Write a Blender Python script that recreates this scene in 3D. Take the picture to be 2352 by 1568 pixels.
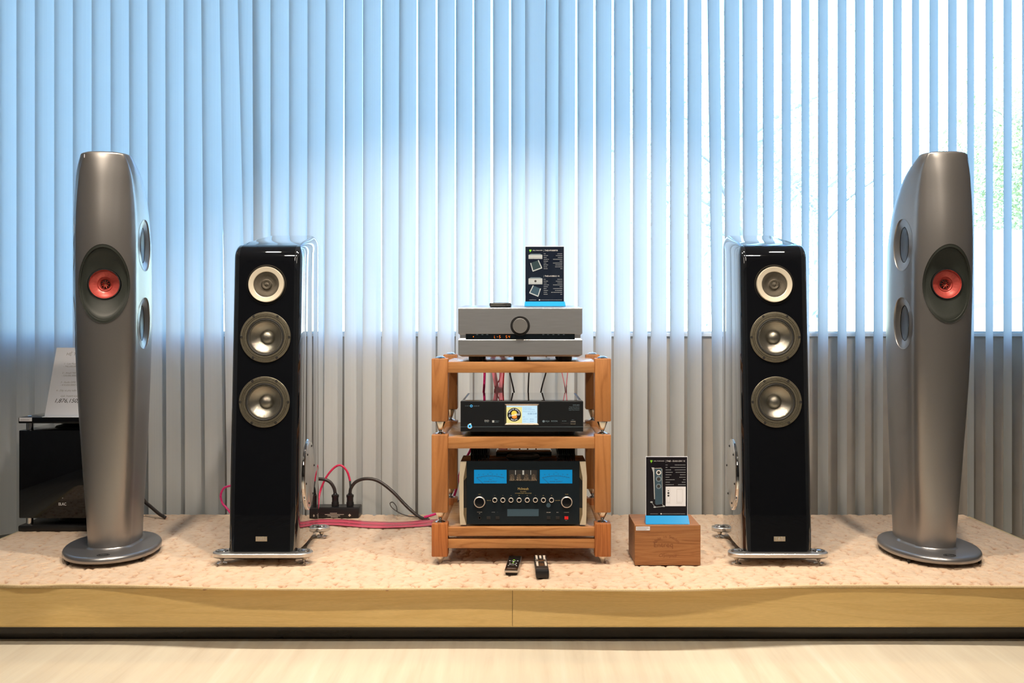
import bpy, bmesh, math, random
import numpy as np
from mathutils import Vector, Matrix
random.seed(4); np.random.seed(4)
R = math.radians
for _o in list(bpy.data.objects): bpy.data.objects.remove(_o)
SC = bpy.context.scene; COL = SC.collection
# ------------------------------------------------------------------ camera
F = 2193.0; CZ = 1.0625; ZP = 0.2145          # focal length in pixels of 2352, eye height, carpet height
cam = bpy.data.cameras.new('camera'); camo = bpy.data.objects.new('camera', cam); COL.objects.link(camo)
camo.location = (0, 0, CZ); camo.rotation_euler = (R(90), 0, 0)
cam.sensor_width = 36; cam.lens = 36*F/2352; cam.shift_x = -24/2352; cam.shift_y = -34/2352
SC.camera = camo
# ------------------------------------------------------------------ world, lamps, exposure
SC.view_settings.view_transform = 'Standard'; SC.view_settings.look = 'None'
SC.view_settings.exposure = 0.0; SC.view_settings.gamma = 1.0; SC.view_settings.use_curve_mapping = False
W = bpy.data.worlds.new('sky'); SC.world = W; W.use_nodes = True
nt = W.node_tree; bg = nt.nodes['Background']
sky = nt.nodes.new('ShaderNodeTexSky'); sky.sky_type = 'NISHITA'; sky.sun_disc = False
sky.sun_elevation = R(48); sky.sun_rotation = R(160); sky.air_density = 1.0; sky.dust_density = 0.0; sky.ozone_density = 3.0
wb_ = nt.nodes.new('ShaderNodeMixRGB'); wb_.blend_type = 'MULTIPLY'; wb_.inputs[0].default_value = 1; wb_.inputs[2].default_value = (.78, .95, 1.13, 1)   # camera white balance set for the warm lamps
nt.links.new(sky.outputs[0], wb_.inputs[1]); nt.links.new(wb_.outputs[0], bg.inputs[0]); bg.inputs[1].default_value = 1.65

def spot(name, loc, aim, power, size, blend, color, radius=0.04):
    l = bpy.data.lights.new(name, 'SPOT'); l.energy = power; l.spot_size = R(size); l.spot_blend = blend
    l.color = color; l.shadow_soft_size = radius
    o = bpy.data.objects.new(name, l); COL.objects.link(o); o.location = loc
    o.rotation_euler = (Vector(aim)-Vector(loc)).to_track_quat('-Z', 'Y').to_euler(); return o
sun = bpy.data.lights.new('sun', 'SUN'); sun.energy = 5.5; sun.angle = R(0.6); sun.color = (1, .95, .87)
suno = bpy.data.objects.new('sun', sun); COL.objects.link(suno)
suno.rotation_euler = Vector((0.35, 0.75, -0.95)).to_track_quat('-Z', 'Y').to_euler()
WARM = (1.0, .86, .70)
for x, aimx, aimy, pw, sz in ((-1.35, -1.30, 3.28, 138, 52), (-.44, -.42, 3.78, 158, 84), (.47, .50, 3.78, 158, 84), (1.38, 1.48, 3.28, 138, 52)):
    spot('ceiling_spotlight', (x, 2.8, 2.9), (aimx, aimy, .2), pw, sz, .55, WARM)
for x in (-1.5, 0, 1.5):
    spot('room_spotlight', (x, 1.2, 2.9), (x*.9, 2.95, .2), 105, 66, .5, (1, .85, .68), .05)
for x in (-1.6, 0, 1.6):  # unseen fill panels behind the camera, added to brighten the speaker fronts
    al = bpy.data.lights.new('fill_panel', 'AREA'); al.shape = 'RECTANGLE'; al.size = .25; al.size_y = 1.6; al.energy = 9; al.color = (1, .90, .78)
    ao = bpy.data.objects.new('fill_panel', al); COL.objects.link(ao); ao.location = (x, -.9, 2.96)
# ------------------------------------------------------------------ helpers
def px(x, y, Y):
    "world X and Z of a point at depth Y"
    return (x-1200)*Y/F, CZ-(y-750)*Y/F
def X_(x, Y): return (x-1200)*Y/F
def Z_(y, Y): return CZ-(y-750)*Y/F
def thing(name, label, cat, loc=(0, 0, 0), rz=0, group=None):
    o = bpy.data.objects.new(name, None); COL.objects.link(o); o.location = loc; o.rotation_euler = (0, 0, rz)
    o.empty_display_size = .05
    o['label'] = label; o['category'] = cat
    if group: o['group'] = group
    return o
def tag(o, label, cat, group=None):
    o['label'] = label; o['category'] = cat
    if group: o['group'] = group
    return o
def root(o):
    while o.parent: o = o.parent
    return o
def basis(o):
    return Matrix.Translation(o.location) @ o.rotation_euler.to_matrix().to_4x4()
def mesh_obj(name, me, mat, parent=None, smooth=None, local=False):
    if parent is not None and not local:
        me.transform(basis(root(parent)).inverted())
    for m in (mat if isinstance(mat, (list, tuple)) else [mat]): me.materials.append(m)
    if smooth is not None:
        me.polygons.foreach_set('use_smooth', [True]*len(me.polygons))
        if smooth < 180: me.set_sharp_from_angle(angle=R(smooth))
    o = bpy.data.objects.new(name, me); COL.objects.link(o)
    if parent is not None: o.parent = parent
    return o
class MB:
    def __init__(s): s.v = []; s.f = []
    def add(s, vs, fs):
        n = len(s.v); s.v += [tuple(v) for v in vs]; s.f += [tuple(i+n for i in f) for f in fs]; return s
    def box(s, x0, x1, y0, y1, z0, z1, b=0.0):
        if b <= 0:
            vs = [(x, y, z) for z in (z0, z1) for y in (y0, y1) for x in (x0, x1)]
            return s.add(vs, [(0, 2, 3, 1), (4, 5, 7, 6), (0, 1, 5, 4), (2, 6, 7, 3), (0, 4, 6, 2), (1, 3, 7, 5)])
        bm = bmesh.new(); bmesh.ops.create_cube(bm, size=1)
        for v in bm.verts:
            v.co = Vector(((x0+x1)/2+v.co.x*(x1-x0), (y0+y1)/2+v.co.y*(y1-y0), (z0+z1)/2+v.co.z*(z1-z0)))
        bmesh.ops.bevel(bm, geom=bm.edges[:]+bm.verts[:], offset=b, segments=2, profile=.5, affect='EDGES')
        bm.verts.index_update()
        s.add([v.co[:] for v in bm.verts], [[v.index for v in f.verts] for f in bm.faces]); bm.free(); return s
    def lathe(s, c, prof, axis='z', seg=32, sx=1, sy=1, M=None, ring=False):
        "prof = [(r, h)]; axis z up, or -y (h grows toward the viewer), or +-x"
        c = Vector(c); vs = []
        for r, h in prof:
            for k in range(seg):
                a = 2*math.pi*k/seg; u, w = r*math.cos(a)*sx, r*math.sin(a)*sy
                p = {'z': (u, w, h), '-y': (u, -h, w), 'y': (-u, h, w), 'x': (h, u, w), '-x': (-h, -u, w)}[axis]
                p = Vector(p)
                if M is not None: p = M @ p
                vs.append(c+p)
        n = len(prof); fs = []
        for i in range(n-1):
            for k in range(seg):
                k2 = (k+1) % seg; fs.append((i*seg+k, i*seg+k2, (i+1)*seg+k2, (i+1)*seg+k))
        if prof[0][0] > 1e-6 and prof[-1][0] > 1e-6 and not ring: fs.append(tuple(range(seg))[::-1])
        if prof[-1][0] > 1e-6 and not ring: fs.append(tuple((n-1)*seg+k for k in range(seg)))
        return s.add(vs, fs)
    def prism(s, poly, y0, y1):
        "poly of (x, z) pushed from y0 to y1"
        n = len(poly); vs = [(x, y0, z) for x, z in poly]+[(x, y1, z) for x, z in poly]
        fs = [tuple(range(n)), tuple(range(n, 2*n))[::-1]]+[(i, i+n, (i+1) % n+n, (i+1) % n) for i in range(n)]
        return s.add(vs, fs)
    def tube(s, pts, r, seg=10, smooth=6, flat=None):
        P = [Vector(p) for p in pts]
        if smooth and len(P) > 2:
            Q = []
            for i in range(len(P)-1):
                a, b, c, d = P[max(i-1, 0)], P[i], P[i+1], P[min(i+2, len(P)-1)]
                for k in range(smooth):
                    t = k/smooth
                    Q.append(.5*((2*b)+(c-a)*t+(2*a-5*b+4*c-d)*t*t+(3*b-a-3*c+d)*t**3))
            Q.append(P[-1]); P = Q
        vs = []; pa = None
        for i, p in enumerate(P):
            t = (P[min(i+1, len(P)-1)]-P[max(i-1, 0)]).normalized()
            if pa is None: pa = t.orthogonal()
            a = (pa-t*pa.dot(t)).normalized(); pa = a; b = a.cross(t).normalized()
            rr = r[0]+(r[1]-r[0])*i/(len(P)-1) if isinstance(r, tuple) else r
            for k in range(seg):
                an = 2*math.pi*k/seg
                vs.append(p+a*rr*math.cos(an)+b*(rr if flat is None else flat)*math.sin(an))
        fs = []
        for i in range(len(P)-1):
            for k in range(seg):
                k2 = (k+1) % seg; fs.append((i*seg+k, i*seg+k2, (i+1)*seg+k2, (i+1)*seg+k))
        fs.append(tuple(range(seg))[::-1]); fs.append(tuple((len(P)-1)*seg+k for k in range(seg)))
        return s.add(vs, fs)
    def mesh(s, name):
        me = bpy.data.meshes.new(name); me.from_pydata(s.v, [], s.f); me.validate()
        bm = bmesh.new(); bm.from_mesh(me); bmesh.ops.remove_doubles(bm, verts=bm.verts, dist=1e-6)
        bmesh.ops.recalc_face_normals(bm, faces=bm.faces); bm.to_mesh(me); bm.free(); return me
    def build(s, name, mat, parent=None, smooth=None, local=False):
        return mesh_obj(name, s.mesh(name), mat, parent, smooth, local)
def structure(name, mb, mat, smooth=None):
    o = mb.build(name, mat, None, smooth); o['kind'] = 'structure'; return o
def cut(o, cutters):
    "subtract closed MB shapes from o for good (cutters in o's own space)"
    tmp = []
    for c in cutters:
        co = bpy.data.objects.new('cutter', c.mesh('cutter')); COL.objects.link(co)
        co.matrix_world = Matrix.Identity(4); tmp.append(co)
    par = o.parent; o.parent = None; mw = o.matrix_world.copy(); o.matrix_world = Matrix.Identity(4)
    for co in tmp:
        m = o.modifiers.new('cut', 'BOOLEAN'); m.operation = 'DIFFERENCE'; m.object = co; m.solver = 'EXACT'
    bpy.context.view_layer.update()
    dg = bpy.context.evaluated_depsgraph_get()
    me = bpy.data.meshes.new_from_object(o.evaluated_get(dg)); o.modifiers.clear(); o.data = me
    for co in tmp: bpy.data.objects.remove(co)
    o.matrix_world = mw; o.parent = par
    me.set_sharp_from_angle(angle=R(32))
SERIF = None
def lettering(parent, s, x, y, z, size, mat, align='CENTER', name='lettering', M=None, shear=0, local=False, flat=False, spacing=1.0, thick=.0003, squeeze=1.0):
    "flat letters facing the viewer (or, flat=True, lying face up)"
    cu = bpy.data.curves.new('t', 'FONT'); cu.body = s; cu.size = size; cu.align_x = align; cu.align_y = 'CENTER'
    cu.extrude = thick; cu.shear = shear; cu.space_character = spacing; cu.resolution_u = 3
    to = bpy.data.objects.new('t', cu); COL.objects.link(to)
    bpy.context.view_layer.update(); dg = bpy.context.evaluated_depsgraph_get()
    me = bpy.data.meshes.new_from_object(to.evaluated_get(dg)); bpy.data.objects.remove(to); bpy.data.curves.remove(cu)
    me.materials.clear()
    me.transform(Matrix.Diagonal((squeeze, 1, 1, 1)))
    if M is not None: me.transform(M)
    else: me.transform(Matrix.Translation((x, y, z)) @ (Matrix.Identity(4) if flat else Matrix.Rotation(R(90), 4, 'X')))
    me.name = name
    return mesh_obj(name, me, mat, parent, None, local)
# ------------------------------------------------------------------ materials
def mat(name, col=(.5, .5, .5), rough=.5, metal=0.0, ior=1.5, coat=0, emit=None, es=0, alpha=None, trans=0, spec=None):
    m = bpy.data.materials.new(name); m.use_nodes = True; b = m.node_tree.nodes['Principled BSDF']
    b.inputs['Base Color'].default_value = (*col, 1); b.inputs['Roughness'].default_value = rough
    b.inputs['Metallic'].default_value = metal; b.inputs['IOR'].default_value = ior
    b.inputs['Coat Weight'].default_value = coat; b.inputs['Coat Roughness'].default_value = .03
    if spec is not None: b.inputs['Specular IOR Level'].default_value = spec
    if emit: b.inputs['Emission Color'].default_value = (*emit, 1); b.inputs['Emission Strength'].default_value = es
    if trans: b.inputs['Transmission Weight'].default_value = trans
    return m
def nodes(m): return m.node_tree, m.node_tree.nodes['Principled BSDF']
def N(nt, t, **kw):
    n = nt.nodes.new(t)
    for k, v in kw.items():
        if k in n.inputs: n.inputs[k].default_value = v
        else: setattr(n, k, v)
    return n
def ramp(nt, stops):
    r = nt.nodes.new('ShaderNodeValToRGB'); e = r.color_ramp.elements
    while len(e) < len(stops): e.new(.5)
    for i, (p, c) in enumerate(stops): e[i].position = p; e[i].color = (*c, 1)
    return r
def wood(name, c1, c2, c3, scale=(1, 1, 12), rough=.45, dist=.6, coord='Object', freq=3.0, bump=.05, grain=120):
    m = mat(name, c1, rough); nt, b = nodes(m)
    tc = N(nt, 'ShaderNodeTexCoord'); mp = N(nt, 'ShaderNodeMapping'); mp.inputs['Scale'].default_value = scale
    nt.links.new(tc.outputs[coord], mp.inputs[0])
    n1 = N(nt, 'ShaderNodeTexNoise', Scale=freq, Detail=3.0, Distortion=dist); nt.links.new(mp.outputs[0], n1.inputs['Vector'])
    mul = N(nt, 'ShaderNodeMath', operation='MULTIPLY'); mul.inputs[1].default_value = 7.0
    nt.links.new(n1.outputs[0], mul.inputs[0])
    fr = N(nt, 'ShaderNodeMath', operation='PINGPONG'); fr.inputs[1].default_value = .5
    nt.links.new(mul.outputs[0], fr.inputs[0])
    r = ramp(nt, [(0.0, c1), (.32, c2), (.5, c3)]); nt.links.new(fr.outputs[0], r.inputs[0])
    n2 = N(nt, 'ShaderNodeTexNoise', Scale=grain, Detail=2.0)
    nt.links.new(mp.outputs[0], n2.inputs['Vector'])
    mx = N(nt, 'ShaderNodeMixRGB', blend_type='MULTIPLY'); mx.inputs[0].default_value = .28
    nt.links.new(r.outputs[0], mx.inputs[1]); nt.links.new(n2.outputs[0], mx.inputs[2])
    nt.links.new(mx.outputs[0], b.inputs['Base Color'])
    bp = N(nt, 'ShaderNodeBump', Strength=bump, Distance=.002); nt.links.new(n2.outputs[0], bp.inputs['Height'])
    nt.links.new(bp.outputs[0], b.inputs['Normal'])
    return m
def noisy(name, c1, c2, rough, scale, metal=0, bump=0, stretch=(1, 1, 1), detail=3.0):
    m = mat(name, c1, rough, metal); nt, b = nodes(m)
    tc = N(nt, 'ShaderNodeTexCoord'); mp = N(nt, 'ShaderNodeMapping'); mp.inputs['Scale'].default_value = stretch
    nt.links.new(tc.outputs['Object'], mp.inputs[0])
    n1 = N(nt, 'ShaderNodeTexNoise', Scale=scale, Detail=detail); nt.links.new(mp.outputs[0], n1.inputs['Vector'])
    r = ramp(nt, [(.35, c1), (.65, c2)]); nt.links.new(n1.outputs[0], r.inputs[0]); nt.links.new(r.outputs[0], b.inputs['Base Color'])
    if bump:
        bp = N(nt, 'ShaderNodeBump', Strength=bump, Distance=.002); nt.links.new(n1.outputs[0], bp.inputs['Height']); nt.links.new(bp.outputs[0], b.inputs['Normal'])
    return m
M = {}
M['rackx'] = wood('rack_wood_rail', (.52, .245, .085), (.47, .21, .07), (.37, .155, .047), (.7, 9, 9), .42, freq=1.6)
M['rackz'] = wood('rack_wood_post', (.50, .215, .068), (.45, .185, .057), (.36, .14, .04), (8, 8, .6), .42, freq=1.6)
M['rackz2'] = wood('rack_wood_foot', (.50, .175, .048), (.43, .145, .038), (.33, .10, .025), (9, 9, .6), .40)
M['shelf'] = wood('shelf_wood', (.66, .40, .19), (.60, .34, .15), (.50, .26, .10), (1, 9, 9), .22)
M['maple'] = wood('platform_maple', (.80, .57, .23), (.78, .55, .215), (.74, .51, .19), (.35, 6, 6), .40, 1.2, freq=2.2, bump=.02)
M['maple_edge'] = wood('platform_edge', (.74, .60, .34), (.70, .56, .30), (.64, .50, .25), (6, .35, 6), .42, 1.0)
M['boxwood'] = wood('box_wood', (.40, .18, .065), (.355, .15, .052), (.27, .105, .034), (1.0, 14, 16), .5, 1.0, freq=2.0)
M['plinth'] = noisy('dark_marble', (.018, .013, .009), (.028, .021, .015), .16, 6, stretch=(1, 1, 4))
M['vane'] = None
M['kef'] = noisy('satin_grey_lacquer', (.31, .298, .29), (.32, .308, .30), .31, 400, metal=.80)
M['kef_base'] = noisy('satin_grey_base', (.30, .30, .31), (.32, .32, .33), .30, 400, metal=.82)
M['basscone'] = noisy('dark_grey_cone', (.11, .12, .135), (.12, .13, .145), .34, 400, metal=.6)
M['pod'] = noisy('pod_rubber', (.024, .028, .024), (.028, .032, .027), .34, 300)
M['cone_red'] = mat('red_cone', (.50, .085, .07), .34, .35)
M['cone_red_dark'] = mat('red_cone_ribs', (.45, .05, .04), .35, .4)
M['rose'] = mat('rose_metal', (.75, .42, .36), .10, 1.0)
M['piano'] = mat('piano_black', (.004, .0045, .006), .02, 0, 1.5, 0)
M['piano_side'] = mat('piano_black_side', (.006, .007, .009), .015, 0, 2.1, 1.0)
M['black'] = mat('black_plastic', (.012, .012, .013), .38)
M['blackm'] = mat('black_matte', (.008, .008, .009), .7)
M['rubber'] = mat('black_rubber', (.015, .015, .015), .55)
M['chrome'] = mat('chrome', (.80, .80, .80), .06, 1.0)
M['nickel'] = mat('brushed_nickel', (.62, .58, .52), .20, 1.0)
M['alu'] = mat('satin_aluminium', (.66, .65, .63), .30, .9)
M['knobring'] = mat('polished_ring', (.80, .74, .68), .28, .55)
M['cream'] = mat('cream_ring', (.66, .60, .48), .35, .3)
M['wframe'] = noisy('woofer_frame', (.16, .145, .105), (.20, .18, .135), .36, 200, metal=.75)
M['wcone'] = noisy('woven_cone', (.22, .21, .18), (.38, .36, .31), .22, 900, metal=.9, bump=.3)
M['mesh'] = noisy('tweeter_mesh', (.03, .028, .022), (.14, .12, .09), .35, 1600, metal=.8, bump=.5)
M['badge'] = mat('badge_gold', (.56, .50, .38), .30, .9)
M['ink'] = mat('dark_ink', (.03, .03, .03), .5)
M['greyink'] = mat('grey_ink', (.35, .34, .34), .6)
M['paper'] = mat('white_paper', (.74, .76, .82), .7)
M['acryl'] = mat('clear_edge', (.80, .84, .92), .12)
M['sky_blue'] = mat('blue_acrylic', (.02, .30, .68), .14)
M['poster'] = noisy('poster_navy', (.006, .010, .022), (.012, .018, .030), .22, 8)
M['poster2'] = noisy('poster_black', (.006, .005, .009), (.012, .010, .014), .22, 8)
M['white'] = mat('white_print', (.75, .75, .75), .5)
M['dimwhite'] = mat('pale_print', (.32, .34, .36), .5)
M['green'] = mat('lime_print', (.22, .62, .03), .5)
M['silverprint'] = mat('silver_print', (.42, .46, .48), .4)
M['steelprint'] = mat('steel_print', (.16, .22, .27), .4)
M['creamprint'] = mat('cream_print', (.66, .58, .50), .5)
M['gold'] = mat('gold_print', (.58, .43, .16), .35, .3)
M['glass'] = mat('black_glass', (.006, .009, .012), .04, 0, 1.5, .6)
M['glassm'] = mat('amp_glass', (.008, .013, .018), .10, 0, 1.5)
M['cary'] = mat('anodised_black', (.012, .014, .017), .33, .3)
M['carytop'] = mat('gloss_black_top', (.01, .01, .012), .03, 0, 2.6, 1.0)
M['champagne'] = mat('champagne_alu', (.74, .65, .50), .30, .45)
M['champ_shade'] = mat('champagne_shade', (.33, .25, .15), .30, .85)  # darker copy of the cap metal, shade of the inner facet painted in
M['meter'] = mat('blue_meter', (0, .12, .30), .3, emit=(.0, .12, .27), es=1.0)
M['lcd'] = mat('grey_lcd', (.045, .085, .12), .25)
M['lcd_on'] = mat('screen_pale', (.1, .1, .1), .3, emit=(.50, .74, .88), es=1.0)
M['lcd_yel'] = mat('screen_yellow', (.1, .1, .1), .3, emit=(.78, .68, .22), es=1.0)
M['lcd_blk'] = mat('screen_black', (.01, .01, .01), .3)
M['lcd_txt'] = mat('screen_text', (.03, .08, .14), .3, emit=(.08, .20, .32), es=1.0)
M['lcd_org'] = mat('screen_orange', (.1, .05, .01), .3, emit=(.85, .25, .03), es=1.0)
M['lcd_sun'] = mat('screen_sun', (.1, .08, .01), .3, emit=(.90, .62, .08), es=1.0)
M['lcd_wht'] = mat('screen_white', (.1, .1, .1), .3, emit=(.9, .9, .9), es=1.0)
M['led_org'] = mat('orange_segments', (.2, .05, 0), .3, emit=(1.0, .20, .01), es=1.5)
M['led_blue'] = mat('blue_ring', (.02, .1, .2), .3, emit=(.10, .50, .85), es=1.2)
M['red_btn'] = mat('red_button', (.5, .01, .01), .3, emit=(.6, .01, .01), es=.4)
M['tube_glass'] = noisy('valve_glitter', (.05, .04, .03), (.55, .45, .36), .15, 500, metal=.8, detail=1.0)
M['pinkcable'] = noisy('braided_crimson', (.55, .012, .06), (.85, .05, .16), .4, 300)
M['magcable'] = noisy('braided_magenta', (.60, .01, .14), (.85, .05, .28), .4, 300)
M['darkcable'] = mat('dark_cable', (.035, .028, .026), .40)
M['redwire'] = mat('red_wire', (.35, .01, .015), .4)
# brushed amplifier front
M['brush'] = noisy('brushed_silver', (.47, .49, .52), (.55, .57, .60), .34, 30, metal=.85, bump=.04, stretch=(.4, 1, 30))
# pink translucent ribbon
m = mat('ribbon_cable', (.72, .10, .17), .22); nt, b = nodes(m); b.inputs['Alpha'].default_value = .82; M['ribbon'] = m
m = mat('ribbon_cable_pale', (.88, .25, .33), .22); nt, b = nodes(m); b.inputs['Alpha'].default_value = .70; M['ribbon2'] = m
# blinds
def vane_mat():
    m = bpy.data.materials.new('blind_fabric'); m.use_nodes = True; nt = m.node_tree; nt.nodes.clear()
    out = N(nt, 'ShaderNodeOutputMaterial'); d = N(nt, 'ShaderNodeBsdfDiffuse'); t = N(nt, 'ShaderNodeBsdfTranslucent'); mx = N(nt, 'ShaderNodeMixShader')
    tc = N(nt, 'ShaderNodeTexCoord'); mp = N(nt, 'ShaderNodeMapping'); mp.inputs['Scale'].default_value = (260, 260, .3)
    n = N(nt, 'ShaderNodeTexNoise', Scale=1.0, Detail=1.0); nt.links.new(tc.outputs['Object'], mp.inputs[0]); nt.links.new(mp.outputs[0], n.inputs['Vector'])
    r = ramp(nt, [(.3, (.735, .76, .765)), (.7, (.765, .79, .79))]); nt.links.new(n.outputs[0], r.inputs[0])
    nt.links.new(r.outputs[0], d.inputs[0]); nt.links.new(r.outputs[0], t.inputs[0])
    mx.inputs[0].default_value = .42; nt.links.new(d.outputs[0], mx.inputs[1]); nt.links.new(t.outputs[0], mx.inputs[2]); nt.links.new(mx.outputs[0], out.inputs[0])
    return m
M['vane'] = vane_mat()
def glass_mat():
    m = bpy.data.materials.new('window_glass'); m.use_nodes = True; nt = m.node_tree; nt.nodes.clear()
    out = N(nt, 'ShaderNodeOutputMaterial'); g = N(nt, 'ShaderNodeBsdfGlossy', Roughness=0.0); t = N(nt, 'ShaderNodeBsdfTransparent'); t.inputs[0].default_value = (.93, .97, .96, 1)
    fr = N(nt, 'ShaderNodeFresnel', IOR=1.5); mx = N(nt, 'ShaderNodeMixShader')
    nt.links.new(fr.outputs[0], mx.inputs[0]); nt.links.new(t.outputs[0], mx.inputs[1]); nt.links.new(g.outputs[0], mx.inputs[2]); nt.links.new(mx.outputs[0], out.inputs[0])
    return m
M['window'] = glass_mat()
M['wall'] = noisy('painted_plaster', (.20, .19, .18), (.23, .22, .21), .8, 8)
M['wall_low'] = noisy('taupe_plaster', (.38, .34, .30), (.42, .38, .33), .7, 8)
M['wall_dark'] = noisy('dark_panelling', (.05, .045, .04), (.075, .068, .06), .6, 4)
M['ceil'] = noisy('white_ceiling', (.40, .40, .40), (.44, .44, .44), .8, 8)
M['frame'] = mat('white_upvc', (.72, .76, .80), .4)
# marble floor
m = mat('cream_marble', (.7, .62, .45), .10); nt, b = nodes(m)
tc = N(nt, 'ShaderNodeTexCoord'); mp = N(nt, 'ShaderNodeMapping'); mp.inputs['Rotation'].default_value = (0, 0, R(6)); mp.inputs['Scale'].default_value = (13, .8, 1)
nt.links.new(tc.outputs['Object'], mp.inputs[0]); n1 = N(nt, 'ShaderNodeTexNoise', Scale=1.2, Detail=8.0, Distortion=.35); n1.inputs['Roughness'].default_value = .62
nt.links.new(mp.outputs[0], n1.inputs['Vector'])
r = ramp(nt, [(.25, (.60, .53, .42)), (.44, (.68, .62, .51)), (.58, (.72, .67, .55)), (.78, (.78, .75, .66))]); nt.links.new(n1.outputs[0], r.inputs[0]); nt.links.new(r.outputs[0], b.inputs['Base Color'])
M['floor'] = m
# carpet
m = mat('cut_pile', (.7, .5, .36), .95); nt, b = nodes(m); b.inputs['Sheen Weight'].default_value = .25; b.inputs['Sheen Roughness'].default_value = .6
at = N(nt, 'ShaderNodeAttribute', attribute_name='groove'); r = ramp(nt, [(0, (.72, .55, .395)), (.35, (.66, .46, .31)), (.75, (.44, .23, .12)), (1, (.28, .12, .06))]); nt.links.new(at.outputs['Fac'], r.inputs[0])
tc = N(nt, 'ShaderNodeTexCoord'); n1 = N(nt, 'ShaderNodeTexNoise', Scale=450.0, Detail=2.0); nt.links.new(tc.outputs['Object'], n1.inputs['Vector'])
n2 = N(nt, 'ShaderNodeTexNoise', Scale=14.0, Detail=3.0); nt.links.new(tc.outputs['Object'], n2.inputs['Vector'])
r2 = ramp(nt, [(.35, (.90, .88, .86)), (.65, (1, 1, 1))]); nt.links.new(n2.outputs[0], r2.inputs[0])
mx = N(nt, 'ShaderNodeMixRGB', blend_type='MULTIPLY'); mx.inputs[0].default_value = 1; nt.links.new(r.outputs[0], mx.inputs[1]); nt.links.new(r2.outputs[0], mx.inputs[2])
nt.links.new(mx.outputs[0], b.inputs['Base Color'])
bp = N(nt, 'ShaderNodeBump', Strength=.55, Distance=.004); nt.links.new(n1.outputs[0], bp.inputs['Height']); nt.links.new(bp.outputs[0], b.inputs['Normal'])
M['carpet'] = m
M['carpet_edge'] = noisy('carpet_binding', (.74, .60, .38), (.66, .50, .30), .9, 300)
M['leaf'] = noisy('tree_leaf', (.50, .52, .20), (.72, .70, .34), .6, 3)
M['leaf2'] = noisy('dry_tree_leaf', (.50, .54, .40), (.70, .70, .52), .6, 3)
M['bark'] = noisy('tree_bark', (.42, .38, .34), (.58, .52, .46), .8, 12)
M['asphalt'] = noisy('sunlit_paving', (.16, .16, .16), (.22, .22, .21), .85, 3)
M['vanwhite'] = mat('van_white', (.85, .85, .85), .3)
M['vanorange'] = mat('van_orange', (.85, .58, .38), .3)  # truck stripe colours paled, overexposure by the sun put into the paint
M['vanblue'] = mat('van_blue', (.30, .52, .82), .3)
M['vanred'] = mat('van_red', (.86, .50, .52), .3)
# ------------------------------------------------------------------ setting
YB = 4.40; YW = 4.62
structure('floor', MB().box(-3.2, 3.2, -2.6, 4.62, -.1, 0), M['floor'])
structure('ceiling', MB().box(-3.3, 3.3, -2.7, 4.9, 3.0, 3.15), M['ceil'])
structure('wall_left', MB().box(-3.3, -3.2, -2.7, 4.9, 0, 3.0), M['wall'])
structure('wall_right', MB().box(3.2, 3.3, -2.7, 4.9, 0, 3.0), M['wall'])
structure('wall_front', MB().box(-3.2, 3.2, -2.7, -2.6, 0, 3.0), M['wall_dark'])
SILL = Z_(767, YW)
structure('wall_back', MB().box(-3.2, 3.2, YW, YW+.16, 0, SILL-.012), M['wall_low'])
structure('wall_back', MB().box(-3.2, 3.2, YW, YW+.16, 2.86, 3.0), M['wall'])
w1 = structure('window_1', MB().box(-3.15, 3.15, YW+.10, YW+.108, SILL+.013, 2.83), M['window'])
MB().box(-3.2, 3.2, YW-.012, YW+.16, SILL-.012, SILL+.006, .003).build('window_sill', M['frame'], w1)
fr = MB().box(-3.2, 3.2, YW+.07, YW+.13, SILL+.006, SILL+.013).box(-3.2, 3.2, YW+.07, YW+.13, 2.83, 2.86).box(-3.2, -3.15, YW+.07, YW+.13, SILL+.013, 2.83).box(3.15, 3.2, YW+.07, YW+.13, SILL+.013, 2.83)
fr.build('window_frame', M['frame'], w1)
# ------------------------------------------------------------------ vertical blinds
VW = .0945
def vane(parent, xe, ang, dxb, zb, sag=-.012, yoff=0.0, twist=0.0):
    "xe = world X of the left (near) edge at top of view; dxb = sideways drift of the foot; ang = turn of the slat"
    nu, nz = 8, 14; vs = []; fs = []
    for j in range(nz+1):
        z = zb+(2.80-zb)*j/nz; k = max(0., min(1., (2.57-z)/2.2))
        a = R(ang+twist*k); cx = xe+math.cos(R(ang))*VW/2+dxb*k
        for i in range(nu+1):
            u = (i/nu-.5)*VW; w = -sag*(1-(2*i/nu-1)**2)
            vs.append((cx+u*math.cos(a)-w*math.sin(a), YB+yoff+u*math.sin(a)+w*math.cos(a), z))
    for j in range(nz):
        for i in range(nu): q = j*(nu+1)+i; fs.append((q, q+1, q+nu+2, q+nu+1))
    me = bpy.data.meshes.new('vane'); me.from_pydata(vs, [], fs)
    # small weight pocket at the foot
    o = mesh_obj('vane', me, M['vane'], parent, 180)
    return o
def headrail(parent, x0, x1):
    MB().box(x0, x1, YB-.022, YB+.022, 2.80, 2.84, .003).build('headrail', M['frame'], parent)
bl = thing('vertical_blind', 'wide vertical blind of nearly closed pale vanes hanging behind the left speakers', 'blind', (X_(640, YB), YB, .06))
br = thing('vertical_blind', 'vertical blind with open vanes and tree view gaps behind the right speakers', 'blind', (X_(1800, YB), YB, .06))
YE = YB-.030
left_edges = [(-350, 0), (-307, 0), (-264, 0), (-221, 0), (-178, 0), (-135, 0), (-92, 0), (-49, 0), (-5, 0), (38, 0), (80, 0), (124, 0), (167, 0), (210, 0), (253, 2), (296, 3), (338, 3), (379, 3), (421, 4), (462, 9), (503, 17), (545, 26),
              (580, 4), (621, 1), (664, 0), (706, -1), (748, -4), (791, 0), (833, 0), (877, 0), (917, -3), (960, 0), (1005, -1), (1047, 0), (1089, 0), (1132, 0), (1174, -1)]
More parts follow.
